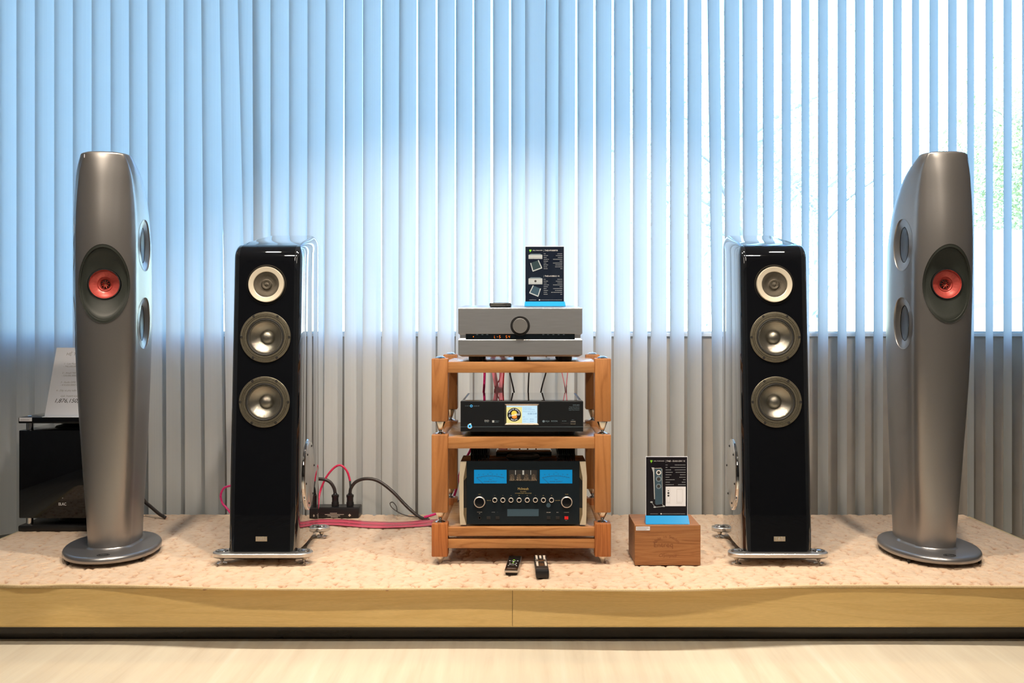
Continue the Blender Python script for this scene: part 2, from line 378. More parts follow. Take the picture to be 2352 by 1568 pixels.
for i, (e, d) in enumerate(left_edges):
    rr = random.Random(i); ang = 39+rr.uniform(-2.5, 2.5)
    if e in (545, 503): ang = 33
    vane(bl, X_(e, YE), ang, d*YB/F, .10+rr.uniform(0, .006), -.012, rr.uniform(-.002, .002), rr.uniform(-3, 3))
headrail(bl, X_(-370, YB), X_(1205, YB))
right = [(1206, 47), (1253, 31), (1283, 39), (1326, 37), (1368, 37), (1410, 37.5), (1453, 34.5), (1495, 36), (1538.6, 33), (1579, 33), (1624.6, 28), (1663, 35), (1705, 34.5), (1752, 25.5),
         (1795.6, 21), (1841, 18), (1879, 23), (1924, 20.5), (1964, 23), (2006, 23), (2051, 20), (2095, 16), (2135, 20), (2177.5, 20.5), (2221.7, 16), (2264, 17.5), (2305, 19), (2348, 18), (2391, 18), (2434, 17), (2477, 16), (2520, 16), (2563, 15), (2606, 15), (2649, 14), (2692, 14), (2735, 13)]
drift = {1624.6: 14, 1663: 3, 1705: 2, 1283: -3, 1253: -3}
for i, (e, wpx) in enumerate(right):
    t = (e-1200)/F; want = wpx*YB/F/VW; A = 1.0; best = min((abs(math.cos(R(a))-t*math.sin(R(a))-want), a) for a in range(2, 80))[1]
    if i == 0: best = 6
    vane(br, X_(e, YB-math.sin(R(best))*VW/2), best, drift.get(e, 0)*YB/F, .10+random.Random(i).uniform(0, .006), -.011, .0, random.Random(i+50).uniform(-2, 2))
headrail(br, X_(1206, YB), X_(2780, YB))
# ------------------------------------------------------------------ display platform
FY = 3.185; PX0, PX1, PYB = -2.13, 2.035, 4.345
pf = thing('display_platform', 'low maple display platform with dark recessed plinth carrying the audio system', 'platform', (-.05, 3.75, 0))
def gy(x):  # carpet front edge in depth, follows the wavy lip of the photograph
    k = [(-300, 1338), (0, 1338), (60, 1341.5), (150, 1337.5), (270, 1339.5), (400, 1343), (520, 1347), (700, 1348), (900, 1347.5), (1100, 1347), (1300, 1349), (1500, 1351), (1600, 1349.5), (1700, 1346), (1800, 1342.5), (1870, 1340), (2000, 1339.5), (2200, 1341), (2352, 1343), (2600, 1343)]
    y = 3.14
    for _ in range(4):
        p = 1200+x*F/y; v = np.interp(p, [a for a, _ in k], [b for _, b in k]); y = F*(CZ-ZP+.004)/(v-750)
    return y
zt = ZP-.0245; jx = X_(1177, FY); zb = Z_(1438, FY)
for a, b in ((PX0, jx-.0006), (jx+.0006, PX1)):
    MB().box(a, b, FY, FY+.018, zb, zt-.0005, .0012).build('front_board', M['maple'], pf)
MB().box(PX0, PX0+.018, FY+.0185, PYB, zb, zt-.0005, .001).build('side_board', M['maple_edge'], pf)
MB().box(PX1-.018, PX1, FY+.0185, PYB, zb, zt-.0005, .001).build('side_board', M['maple_edge'], pf)
MB().box(PX0-.002, PX1+.002, FY-.001, PYB+.002, zt, zt+.009, .002).build('top_board', M['maple_edge'], pf)
MB().box(PX0+.06, PX1-.06, 3.25, PYB-.06, 0, zb-.0005).build('plinth', M['plinth'], pf)
MB().box(PX0+.002, PX1-.002, FY-.001, FY+.02, zb-.002, zb-.0004).build('lower_edge_strip', M['maple'], pf)
# carpet: heightfield with winding grooves
def carpet():
    x0, x1, y1 = PX0+.035, PX1-.035, PYB-.02
    dx = .0058; nx = int((x1-x0)/dx); ny = 215
    xs = np.linspace(x0, x1, nx); fy = np.array([gy(float(x)) for x in xs[::12]]); fy = np.interp(xs, xs[::12], fy)
    v = np.linspace(0, 1, ny)
    XX = np.repeat(xs[None, :], ny, 0); YY = fy[None, :]+(y1-fy[None, :])*v[:, None]
    def sn(X, Y, f, s):
        r = np.random.RandomState(s); o = 0
        for k in range(6):
            a = r.uniform(0, 6.28); g = f*r.uniform(.6, 1.5); o = o+np.sin(g*(X*np.cos(a)+Y*np.sin(a))+r.uniform(0, 6.28))
        return o/6
    def voro(X, Y, c, s):
        r = np.random.RandomState(s); J = r.rand(64, 64, 2)
        gx = X/c; gy_ = Y/c; ix = np.floor(gx).astype(int); iy = np.floor(gy_).astype(int)
        d1 = np.full(X.shape, 9.); d2 = np.full(X.shape, 9.)
        for a in (-1, 0, 1):
            for b in (-1, 0, 1):
                cx = ix+a; cy = iy+b; j = J[cx % 64, cy % 64]
                d = np.hypot(gx-cx-j[..., 0], gy_-cy-j[..., 1]); m = d < d1
                d2 = np.where(m, d1, np.minimum(d2, d)); d1 = np.where(m, d, d1)
        return d1, d2
    wx = XX+.010*sn(XX, YY, 160, 1)+.004*sn(XX, YY, 420, 2); wy = YY+.010*sn(XX, YY, 170, 3)+.004*sn(XX, YY, 400, 4)
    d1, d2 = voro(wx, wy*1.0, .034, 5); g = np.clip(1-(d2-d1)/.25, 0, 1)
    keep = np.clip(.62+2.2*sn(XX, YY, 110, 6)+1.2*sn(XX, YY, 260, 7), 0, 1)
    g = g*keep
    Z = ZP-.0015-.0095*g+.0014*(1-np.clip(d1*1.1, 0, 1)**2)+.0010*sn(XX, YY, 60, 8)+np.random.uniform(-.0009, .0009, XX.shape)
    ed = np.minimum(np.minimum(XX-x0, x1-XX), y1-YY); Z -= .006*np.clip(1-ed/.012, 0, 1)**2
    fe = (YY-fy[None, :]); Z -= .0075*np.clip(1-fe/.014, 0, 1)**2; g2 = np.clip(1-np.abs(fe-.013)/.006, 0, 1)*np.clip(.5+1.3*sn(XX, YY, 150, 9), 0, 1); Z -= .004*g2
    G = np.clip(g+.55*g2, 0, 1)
    co = np.stack([XX, YY, Z], -1).reshape(-1, 3)
    i = np.arange(ny-1)[:, None]*nx+np.arange(nx-1)[None, :]; fs = np.stack([i, i+1, i+nx+1, i+nx], -1).reshape(-1, 4)
    me = bpy.data.meshes.new('carpet'); me.vertices.add(len(co)); me.vertices.foreach_set('co', co.ravel())
    me.loops.add(fs.size); me.loops.foreach_set('vertex_index', fs.ravel().astype(np.int32)); me.polygons.add(len(fs))
    me.polygons.foreach_set('loop_start', np.arange(0, fs.size, 4, dtype=np.int32)); me.update(calc_edges=True)
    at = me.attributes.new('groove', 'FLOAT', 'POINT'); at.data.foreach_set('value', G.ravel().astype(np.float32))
    return me, xs, fy
rt = thing('carpet', 'thick beige cut pile carpet with winding grooves covering the platform', 'carpet', (-.05, 3.75, zt+.009))
cme, cxs, cfy = carpet()
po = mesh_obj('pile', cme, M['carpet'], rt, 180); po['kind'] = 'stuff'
e = MB(); pts = list(zip(cxs[::6], cfy[::6])); vs = []; fs = []
for x, y in pts: vs += [(x, y+.004, ZP-.0080), (x, y-.0015, ZP-.0068), (x, y-.002, ZP-.011), (x, y-.0005, ZP-.0148), (x, y+.01, ZP-.0148)]
for i in range(len(pts)-1):
    for k in range(4): fs.append((i*5+k, i*5+k+1, i*5+k+6, i*5+k+5))
e.add(vs, fs); e.build('edge_binding', M['carpet_edge'], rt, 180)
b_ = MB(); n = len(pts)
b_.add([(x, y+.008, ZP-.0148) for x, y in pts]+[(x, PYB-.02, ZP-.0148) for x, y in pts], [(i, i+1, n+i+1, n+i) for i in range(n-1)])
b_.build('backing', M['carpet_edge'], rt)
# ------------------------------------------------------------------ curved grey floor speakers
zk = np.array([.0, .04, .35, .7, 1.0, 1.2, 1.33, 1.42, 1.478])
Wk = np.array([.0915, .0927, .1100, .1265, .1325, .1305, .1205, .1035, .0785])
yfk = np.array([-.104, -.108, -.138, -.172, -.188, -.189, -.183, -.178, -.172])
ybk = np.array([.193, .1929, .1896, .185, .1749, .1435, .078, -.022, -.125])
def smoothk(z, a):
    # monotone-ish cubic through the knots
    i = int(min(max(np.searchsorted(zk, z)-1, 0), len(zk)-2)); h = zk[i+1]-zk[i]; t = (z-zk[i])/h
    def sl(j):
        if j <= 0: return (a[1]-a[0])/(zk[1]-zk[0])
        if j >= len(zk)-1: return (a[-1]-a[-2])/(zk[-1]-zk[-2])
        s0 = (a[j]-a[j-1])/(zk[j]-zk[j-1]); s1 = (a[j+1]-a[j])/(zk[j+1]-zk[j]); return (s0*(zk[j+1]-zk[j])+s1*(zk[j]-zk[j-1]))/(zk[j+1]-zk[j-1])
    m0, m1 = sl(i)*h, sl(i+1)*h
    return float((2*t**3-3*t**2+1)*a[i]+(t**3-2*t*t+t)*m0+(-2*t**3+3*t*t)*a[i+1]+(t**3-t*t)*m1)
TM, HC = .19, .80
def hshape(t):
    if t < TM: h = HC*math.sqrt(max(0, 1-(1-t/TM)**2))
    elif t < .58: h = 1-(1-HC)*((.58-t)/(.58-TM))**2
    else: h = 1-.30*((t-.58)/.42)**2
    r = min(max((1-t)/.10, 0), 1); return h*math.sqrt(max(1-(1-r)**2, 0))**.8
def kef_side(y, z):
    yf, yb = smoothk(z, yfk), smoothk(z, ybk); return smoothk(z, Wk)*hshape((y-yf)/(yb-yf))
def kef_front(x, z):
    yf, yb = smoothk(z, yfk), smoothk(z, ybk); w = smoothk(z, Wk); lo, hi = 0, TM
    for _ in range(30):
        m = (lo+hi)/2
        if w*hshape(m) < abs(x): lo = m
        else: hi = m
    return yf+(yb-yf)*lo
def dish(fn, rings, seg=56):
    vs = []; fs = []
    for r in rings:
        for k in range(seg):
            a = 2*math.pi*k/seg; vs.append(fn(r, math.cos(a), math.sin(a)))
    for i in range(len(rings)-1):
        for k in range(seg): k2 = (k+1) % seg; fs.append((i*seg+k, i*seg+k2, (i+1)*seg+k2, (i+1)*seg+k))
    return MB().add(vs, fs)
def kef(loc, rz, label):
    t = thing('curved_floor_speaker', label, 'speaker', loc, rz, 'curved grey floor standing speakers')
    nz, nt_ = 74, 46; vs = []; fs = []; ring = 2*nt_
    zs = [.038+(1.463-.038)*(j/nz)**.9 for j in range(nz+1)]
    for j, z in enumerate(zs):
        w, yf, yb = smoothk(z, Wk), smoothk(z, yfk), smoothk(z, ybk)
        ts = [(1-math.cos(math.pi*i/nt_))/2 for i in range(nt_+1)]
        for i in range(nt_+1): vs.append((w*hshape(ts[i]), yf+ts[i]*(yb-yf), z))
        for i in range(nt_-1, 0, -1): vs.append((-w*hshape(ts[i]), yf+ts[i]*(yb-yf), z))
    for j in range(nz):
        for i in range(ring): i2 = (i+1) % ring; fs.append((j*ring+i, j*ring+i2, (j+1)*ring+i2, (j+1)*ring+i))
    # rounded crown
    cx, cy = 0, (yfk[-1]+ybk[-1])/2; last = nz*ring
    for k, (s, dz) in enumerate(((.975, .003), (.92, .0055), (.82, .0080), (.6, .0105), (.3, .0115))):
        for i in range(ring):
            x, y, z = vs[last+i]; vs.append((x*s, cy+(y-cy)*s, z+dz))
        o = (nz+k)*ring
        for i in range(ring): i2 = (i+1) % ring; fs.append((o+i, o+i2, o+ring+i2, o+ring+i))
    fs.append(tuple((nz+5)*ring+i for i in range(ring))); fs.append(tuple(range(ring))[::-1])
    body = MB().add(vs, fs).build('cabinet', M['kef'], t, 32, local=True)
    PZ = 1.0; PA, PB = .085, .139; PY = smoothk(PZ, yfk)
    cutters = [MB().lathe((0, PY+.07, PZ), [(1, 0), (1, .2)], '-y', 64, PA, PB)]
    SD = [(1.148, -.064), (.861, -.060)]; SA, SB = .060, .096
    for z, y in SD:
        for s in (1, -1):
            cutters.append(MB().lathe((s*.068, y, z), [(1, 0), (1, .12)], 'x' if s > 0 else '-x', 56, SA, SB))
    cut(body, cutters)
    # oval front pod
    DY = PY+.026
    def pod(r, c, s):
        x, z = PA*r*c, PB*r*s
        ysurf = kef_front(PA*c*min(r, 1), PZ+PB*s*min(r, 1)) if r > .98 else kef_front(PA*c, PZ+PB*s)
        k = (r-.0)/1.0
        if r >= .9: return (x, ysurf-.0008+(.004 if r < .93 else 0), PZ+z)
        # blend the oval to the round throat
        u = (r-.3)/.6; xr = .057*c; zr = .055*s; xx = xr+(PA*.9*c-xr)*u; zz = zr+(PB*.9*s-zr)*u
        return (xx, DY+(ysurf+.004-DY)*(u**1.15), PZ+zz)
    dish(pod, [1.0, .97, .935, .925, .90, .8, .7, .6, .5, .4, .3]).build('driver_pod', M['pod'], t, 40, local=True)
    dish(lambda r, c, s: (PA*r*c*1.004, kef_front(PA*c*.99, PZ+PB*s*.99)+(.0035 if r < 1 else -.0012), PZ+PB*r*s*1.004), [1.008, 1.0, .985]).build('pod_seam', M['blackm'], t, 180, local=True)
    # red driver
    dr = MB().lathe((0, DY, PZ), [(.0575, .0), (.0575, .003), (.0545, .003), (.0535, -.004), (.05, -.004), (.028, -.013), (.0265, -.0145), (.0255, -.013), (.019, -.020), (.014, -.026), (0, -.026)], '-y', 64, .93, .93)
    dr.build('driver_cone', M['cone_red'], t, 40, local=True)
    MB().lathe((0, DY, PZ), [(.0585, -.006), (.0585, .0035), (.0548, .0035), (.0548, -.006)], '-y', 64, .93, .93, ring=True).build('surround', M['black'], t, 40, local=True)
    rb = MB()
    for k in range(20):
        a = 2*math.pi*k/20; ca, sa = math.cos(a), math.sin(a); q = .0012
        pts = []
        for rr, w in ((.031, .6), (.043, 1)):
            yy = DY+.004+.009*(.05-rr)/.022+.0002
            pts += [(rr*ca-q*w*sa, yy, PZ+rr*sa+q*w*ca), (rr*ca+q*w*sa, yy, PZ+rr*sa-q*w*ca), (rr*ca, yy-.0018, PZ+rr*sa)]
        rb.add(pts, [(0, 1, 4, 3), (0, 3, 5, 2), (1, 2, 5, 4), (0, 2, 1), (3, 4, 5)])
    o = rb.build('cone_ribs', M['cone_red_dark'], t, None, local=True); o['kind'] = 'stuff'
    MB().lathe((0, DY, PZ), [(.0278, -.0135), (.0278, -.0118), (.0262, -.0118), (.0262, -.0135)], '-y', 48, .93, .93, ring=True).build('inner_ring', M['cone_red_dark'], t, 40, local=True)
    MB().lathe((0, DY, PZ), [(.017, -.0245), (.0165, -.022), (.010, -.0175), (0, -.016)], '-y', 32, .93, .93).build('tweeter_dome', M['blackm'], t, 40, local=True)
    for k in range(9):
        a = 2*math.pi*k/9+.17; ca, sa = math.cos(a), math.sin(a)
        p = [(0, DY+.008, PZ), (.009*ca-.0022*sa, DY+.013, PZ+.009*sa+.0022*ca), (.018*ca, DY+.019, PZ+.018*sa), (.009*ca+.0022*sa, DY+.013, PZ+.009*sa-.0022*ca), (.009*ca, DY+.0095, PZ+.009*sa)]
        MB().add(p, [(0, 1, 4), (1, 2, 4), (2, 3, 4), (3, 0, 4), (0, 3, 2, 1)]).build('waveguide_petal', M['rose'], t, None, local=True)
    # flank bass drivers
    for z0, y0 in SD:
        for s in (1, -1):
            xc = kef_side(y0, z0)
            def ring(r, c, q, s=s, z0=z0, y0=y0, xc=xc):
                if r >= .98: return (s*(kef_side(y0+SA*c, z0+SB*q)+.0006), y0+SA*r*c, z0+SB*r*q)
                xr = kef_side(y0+SA*c, z0+SB*q); u = (r-.66)/.32; u = max(u, 0)
                return (s*(xc-.010+(xr-.002-xc+.010)*u**.8), y0+SA*r*c, z0+SB*r*q)
            dish(ring, [1.006, .99, .975, .9, .82, .74, .68]).build('trim_ring', M['kef'], t, 50, local=True)
            dish(lambda r, c, q: (s*(xc-.0125), y0+SA*r*c, z0+SB*r*q), [.70, .62]).build('driver_gap', M['blackm'], t, 180, local=True)
            dish(lambda r, c, q: (s*(xc-.0098-.009*(1-(r/.655)**2)), y0+SA*r*c, z0+SB*r*q), [.655, .64, .55, .45, .33, .2, .08, .0]).build('bass_cone', M['basscone'], t, 60, local=True)
    # oval foot plate
    def ov(r, z, n=72):
        return [(.169*r*(abs(math.cos(a))**.92)*(1 if math.cos(a) >= 0 else -1), .01+.2375*r*(abs(math.sin(a))**.97)*(1 if math.sin(a) >= 0 else -1), z) for a in (2*math.pi*k/n for k in range(n))]
    prof = [(.90, .013), (.97, .0135), (.988, .016), (1.0, .020), (1.0, .027), (.990, .033), (.972, .0365), (.93, .038), (.5, .0395)]
    vs = []; fs = []; n = 72
    for r, z in prof: vs += ov(r, z)
    for i in range(len(prof)-1):
        for k in range(n): k2 = (k+1) % n; fs.append((i*n+k, i*n+k2, (i+1)*n+k2, (i+1)*n+k))
    fs += [tuple(range(n))[::-1], tuple((len(prof)-1)*n+k for k in range(n))]
    MB().add(vs, fs).build('base_plate', M['kef_base'], t, 40, local=True)
    # fillet between body and plate
    vs = []; fs = []; m_ = 2*nt_
    for sc, z in ((1.0, .046), (1.03, .0415), (1.10, .0392), (1.16, .0388)):
        for i in range(m_): x, y, _ = body_ring[i]; vs.append((x*sc+(.0 if sc == 1 else 0), (y-.06)*(1+(sc-1)*.55)+.06, z))
    for i in range(3):
        for k in range(m_): k2 = (k+1) % m_; fs.append((i*m_+k, i*m_+k2, (i+1)*m_+k2, (i+1)*m_+k))
    MB().add(vs, fs).build('base_fillet', M['kef_base'], t, 180, local=True)
    lg = MB().lathe((0, -.185, .0385), [(.0215, 0), (.0215, .0012), (.0195, .0012), (.0195, 0)], 'z', 40, 1, .75, ring=True).build('logo_ring', M['black'], t, 40, local=True)
    lettering(t, 'BLADE', 0, -.185, .0398, .0105, M['black'], local=True, flat=True)
    for sx, sy in ((.125, -.14), (-.125, -.14), (.125, .16), (-.125, .16)):
        MB().lathe((sx, sy, .0), [(.004, 0), (.006, .004), (.006, .014)], 'z', 12).build('spike_foot', M['blackm'], t, 40, local=True)
        MB().lathe((sx*.98, sy*.93, .0365), [(.0026, 0), (.0026, .0012), (0, .0013)], 'z', 10).build('screw', M['blackm'], t, 40, local=True)
    return t
body_ring = []
_w, _f, _b = smoothk(.04, Wk), smoothk(.04, yfk), smoothk(.04, ybk)
_ts = [(1-math.cos(math.pi*i/30))/2 for i in range(47)]
for i in range(47): body_ring.append((_w*hshape(_ts[i]), _f+_ts[i]*(_b-_f), 0))
for i in range(45, 0, -1): body_ring.append((-_w*hshape(_ts[i]), _f+_ts[i]*(_b-_f), 0))
kl = kef((-1.530, 3.566, ZP), .235, 'curved grey speaker with red driver at the left, in front of the subwoofer')
kr = kef((1.518, 3.566, ZP), -.030, 'curved grey speaker with red driver at the far right of the platform')
mb = MB().box(-.0665, -.0645, -.166, -.150, 1.448, 1.460); mb.build('sticker', M['paper'], kl, None, local=True)
# ------------------------------------------------------------------ black tower speakers
TILT = .075/1.15
def tad(cx, s, label):
    "s=+1: camera sees its right flank; mirrored for -1"
    t = thing('black_tower_speaker', label, 'speaker', (cx, 3.60, ZP), 0, 'glossy black tower speakers')
    Y0 = -.20
    def fy(z): return Y0+TILT*z
    # plan section: (x, y) from front centre round to the back, right half
    half = [(.100, 0), (.108, .0015), (.115, .006), (.1205, .014), (.124, .028), (.1255, .05), (.1255, .09), (.1245, .15), (.1215, .23), (.117, .31), (.112, .39), (.1085, .44), (.105, .458), (.098, .466), (.085, .469)]
    zb_, ZR = .0455, .052
    def ztop(y, x):   # top plane rises to the back and is chamfered at both flanks
        k = (y-Y0-.03)/.44; return 1.150+.066*max(0, min(1, k))
    levels = [0, .01, .25, .5, .75, .9, 1.0]; rings = []
    def sec(z, inx, iny, sec_top, q):
        pts = []
        full = half+[(-x, y) for x, y in half[::-1]]
        for x, y in full:
            k = 1-min(y/.3, 1); yy = fy(z)*1.0+ (y*(1-(fy(z)-Y0)/.47)); yy = yy+iny*k-(.03*q*(1-k))
            xx = x-(inx if x > 0 else -inx)
            pts.append((xx, yy, z))
        return pts
    vs = []; n = len(half)*2
    for lv in levels:
        ring = []
        for (x, y, _z) in sec(zb_, 0, 0, 0, 0):
            zt_ = ztop(y, x)-ZR; z = zb_+lv*(zt_-zb_); ring.append(z)
        pts = []
        base = half+[(-x, y) for x, y in half[::-1]]
        for (x, y), z in zip(base, ring):
            f = fy(z); pts.append((x, f+y*(1-(f-Y0)/.47), z))
        vs += pts
    for k in range(1, 8):
        a = k/7*math.pi/2; ins = 1-math.cos(a); up = math.sin(a)
        base = half+[(-x, y) for x, y in half[::-1]]
        for (x, y) in base:
            zt_ = ztop(Y0+y, x); z = zt_-ZR+ZR*up; f = fy(z); kf = max(0, 1-y/.12)
            sx = 1 if x > 0 else -1
            vs.append((x-sx*.026*ins*(1 if y > .03 else y/.03), f+y*(1-(f-Y0)/.47)+.060*ins*kf-(.015*ins if y > .4 else 0), z))
    nl = len(levels)+7; fs = []; ff = []; h = len(half)
    for j in range(nl-1):
        for i in range(n):
            i2 = (i+1) % n; q = (j*n+i, j*n+i2, (j+1)*n+i2, (j+1)*n+i)
            if i == n-1: ff.append(q)
            else: fs.append(q)
    fs.append(tuple((nl-1)*n+i for i in range(n))); fs.append(tuple(range(n))[::-1])
    MB().add(vs, fs).build('cabinet', M['piano_side'], t, 38, local=True)
    # baffle: solid slab behind the open front strip
    bv = []; bf = []
    for j in range(nl):
        L = vs[j*n+n-1]; Rr = vs[j*n]; dep = .05 if j < len(levels) else .05*(1-(j-len(levels)+1)/8)
        for p in (L, Rr, (Rr[0], Rr[1]+dep+.001, Rr[2]-.0005), (L[0], L[1]+dep+.001, L[2]-.0005)): bv.append(p)
    for j in range(nl-1):
        for i in range(4): i2 = (i+1) % 4; bf.append((j*4+i, j*4+i2, j*4+4+i2, j*4+4+i))
    bf += [(0, 3, 2, 1), tuple((nl-1)*4+i for i in range(4))]
    baf = MB().add(bv, bf).build('baffle', M['piano'], t, 38, local=True)
    RX = Matrix.Rotation(-math.atan(TILT), 3, 'X')
    WZ = [.810, .577]; TZ = 1.001
    cs = [MB().lathe((0, fy(z), z), [(.083, -.035), (.083, .03)], '-y', 48, M=RX) for z in WZ]+[MB().lathe((0, fy(TZ), TZ), [(.073, -.016), (.073, .03)], '-y', 48, M=RX)]
    cut(baf, cs)
    for z in WZ:
        c = (0, fy(z), z)
        fr = MB().lathe(c, [(.0915, 0), (.0915, .003), (.090, .0045), (.083, .0048), (.082, .0030), (.0805, .0048), (.0775, .0048), (.0765, .0028), (.0755, .0046), (.0685, .0046), (.0675, .0015), (.0672, -.004)], '-y', 72, M=RX, ring=True).build('woofer_frame', M['wframe'], t, 30, local=True)
        MB().lathe(c, [(.0680, -.004), (.0680, .000), (.0665, .0035), (.0645, .0042), (.0625, .0035), (.0615, 0), (.0610, -.002)], '-y', 64, M=RX, ring=True).build('surround', M['rubber'], t, 60, local=True)
        MB().lathe(c, [(.0620, -.003), (.0612, .0012), (.0588, .0012), (.0580, -.002), (.055, -.006), (.042, -.016), (.029, -.024), (.0255, -.0255), (.0252, -.0235), (.022, -.019), (.015, -.0145), (.008, -.0125), (0, -.012)], '-y', 64, M=RX).build('woofer_cone', M['wcone'], t, 24, local=True)
        for k in range(6):
            a = R(60*k); q = Vector(c)+RX @ Vector((.0862*math.cos(a), -.0047, .0862*math.sin(a)))
            MB().lathe(q, [(.0046, -.002), (.0046, .0008), (.0032, .0011), (.0028, 0), (0, 0)], '-y', 12, M=RX).build('screw', M['blackm'], fr, 40, local=True)
    c = (0, fy(TZ), TZ)
    MB().lathe(c, [(.0745, -.004), (.0745, .0006), (.0725, .0006), (.0665, -.006), (.064, -.006)], '-y', 64, M=RX, ring=True).build('tweeter_well', M['piano'], t, 30, local=True)
    MB().lathe(c, [(.0645, -.010), (.0645, .006), (.0630, .0075), (.0480, .0055), (.0462, .0040), (.0462, -.010)], '-y', 72, M=RX, ring=True).build('tweeter_ring', M['cream'], t, 30, local=True)
    MB().lathe(c, [(.0465, -.006), (.0465, .0015), (.042, .0020), (.034, -.0005), (.026, -.0035), (.020, -.003), (.0165, .0005), (.012, .0005), (.0085, -.001), (.005, .0005), (0, .001)], '-y', 56, M=RX).build('tweeter_mesh', M['mesh'], t, 30, local=True)
    # badge
    bz = Z_(1238, 3.4)-ZP; by = fy(bz)
    bd = MB().box(-.0205+(-.002 if s > 0 else .003), .0205+(-.002 if s > 0 else .003), by-.0022, by+.002, bz-.0085, bz+.0085, .0005).build('badge', M['badge'], t, None, local=True)
    lettering(bd, 'TAD', (-.002 if s > 0 else .003), by-.0024, bz, .0165, M['greyink'], local=True, spacing=1.0, squeeze=1.15)
    # flank port plates
    for sd in (1, -1):
        zc, yc = Z_(1089, 3.59)-ZP, -.008
        def xs_(y): 
            k = (y-Y0); k = max(0, k); return float(np.interp(k, [p[1] for p in half], [p[0] for p in half]))
        ax = math.atan((xs_(yc+.1)-xs_(yc-.1))/.2)
        RZ = Matrix.Rotation(-ax*sd, 3, 'Z')
        base = (sd*(xs_(yc)+.0015), yc, zc); axn = 'x' if sd > 0 else '-x'
        p = MB().lathe(base, [(1, -.004), (1, .0025), (.985, .004), (.95, .0045), (.925, .0035), (.92, 0)], axn, 64, .100, .133, M=RZ, ring=True).build('port_trim', M['chrome'], t, 40, local=True)
        MB().lathe(base, [(.925, .0), (.925, .0045), (.915, .0055), (0, .0055)], axn, 64, .100, .133, M=RZ).build('port_plate', M['alu'], p, 40, local=True)
        for k in range(6):
            a = R(60*k+12); q = Vector(base)+RZ @ Vector((sd*.0050, .100*.82*math.cos(a), .133*.82*math.sin(a)))
            MB().lathe(q, [(.0045, 0), (.0045, .001), (.003, .0035), (0, .0035)], axn, 12).build('screw', M['blackm'], p, 40, local=True)
    # plinth bars with discs, spikes and saucers
    for yc, hx, hy, dx, nm in ((3.42-3.60, .178, .046, .147, 'front_plinth'), (3.845-3.60, .152, .038, .120, 'rear_plinth')):
        poly = []
        for k in range(41):
            a = -math.pi/2+math.pi*k/40; poly.append((hx-hy+hy*math.cos(a), hy*math.sin(a)))
        poly = poly+[(-x, y) for x, y in poly[::-1]]; m_ = len(poly); vs = []; fs = []
        for sc, z in ((.0, .0285), (0.002, .0285), (0, .031), (0, .042), (-.0025, .0445)):
            for x, y in poly: vs.append((x-(.0025 if sc == -.0025 else 0)*(1 if x > 0 else -1), yc+y*(1-(.05 if sc else 0)), z))
        for i in range(4):
            for k in range(m_): k2 = (k+1) % m_; fs.append((i*m_+k, i*m_+k2, (i+1)*m_+k2, (i+1)*m_+k))
        fs += [tuple(range(m_))[::-1], tuple(4*m_+k for k in range(m_))]
        pb = MB().add(vs, fs).build(nm, M['alu'], t, 30, local=True)
        for q in (1, -1):
            MB().lathe((q*dx, yc, .0445), [(.0225, 0), (.0225, .002), (.0205, .0045), (.015, .0048), (.0135, .003), (.012, .006), (.006, .0075), (0, .0078)], 'z', 32).build('disc_cap', M['chrome'], pb, 30, local=True)
            MB().lathe((q*dx, yc, .0), [(.0015, .0045), (.010, .020), (.0105, .0285)], 'z', 20).build('spike_foot', M['nickel'], pb, 30, local=True)
            MB().lathe((q*dx, yc, .0), [(.018, 0), (.018, .002), (.012, .0045), (0, .005)], 'z', 24).build('foot_saucer', M['chrome'], pb, 30, local=True)
    for q in (1, -1):
        MB().lathe((q*.104, -.15, .0445), [(.006, 0), (.006, .004), (0, .006)], 'z', 14).build('lock_bolt', M['chrome'], t, 40, local=True)
    return t
tl = tad(-.929, 1, 'glossy black tower speaker on silver plinth, left of the wooden rack')
tr = tad(.914, -1, 'glossy black tower speaker on silver plinth, right of the small wooden box')
# ------------------------------------------------------------------ equipment rack
rk = thing('equipment_rack', 'three tier wooden hi-fi rack standing on metal spikes', 'rack', (-.004, 3.65, ZP))
xL, xR = -.324, .316; pw = .058; YF, YR = 3.40, 3.897
tiers = [(.2423, .3617, 'rackz2'), (.3997, .678, 'rackz'), (.7245, .9493, 'rackz')]
for xa in (xL, xR-pw):
    for ya in (YF, YR):
        xi = xa if ya == YF else (xa+.0 if xa < 0 else xa)
        for z0, z1, mm in tiers:
            MB().box(xi, xi+pw, ya, ya+pw, z0, z1, .004).build('post', M[mm], rk, 30)
        cx, cy = xi+pw/2, ya+pw/2
        MB().lathe((cx, cy, 0), [(.0012, ZP-.003), (.0185, .2385), (.0195, .2423)], 'z', 24).build('spike', M['nickel'], rk, 30)
        for z0, z1 in ((.3617, .3997), (.678, .7245)):
            MB().lathe((cx, cy, 0), [(.019, z0), (.019, z0+.002), (.012, z0+.0065), (.003, z0+.008)], 'z', 24).build('spike_cup', M['chrome'], rk, 30)
            MB().lathe((cx, cy, 0), [(.003, z0+.006), (.0085, z0+.016), (.0185, z1-.003), (.0185, z1)], 'z', 24).build('spike', M['nickel'], rk, 30)
        MB().lathe((cx, cy, 0), [(.019, .9493), (.019, .9513), (.012, .9560), (.004, .958), (0, .958)], 'z', 24).build('post_cap', M['chrome'], rk, 30)
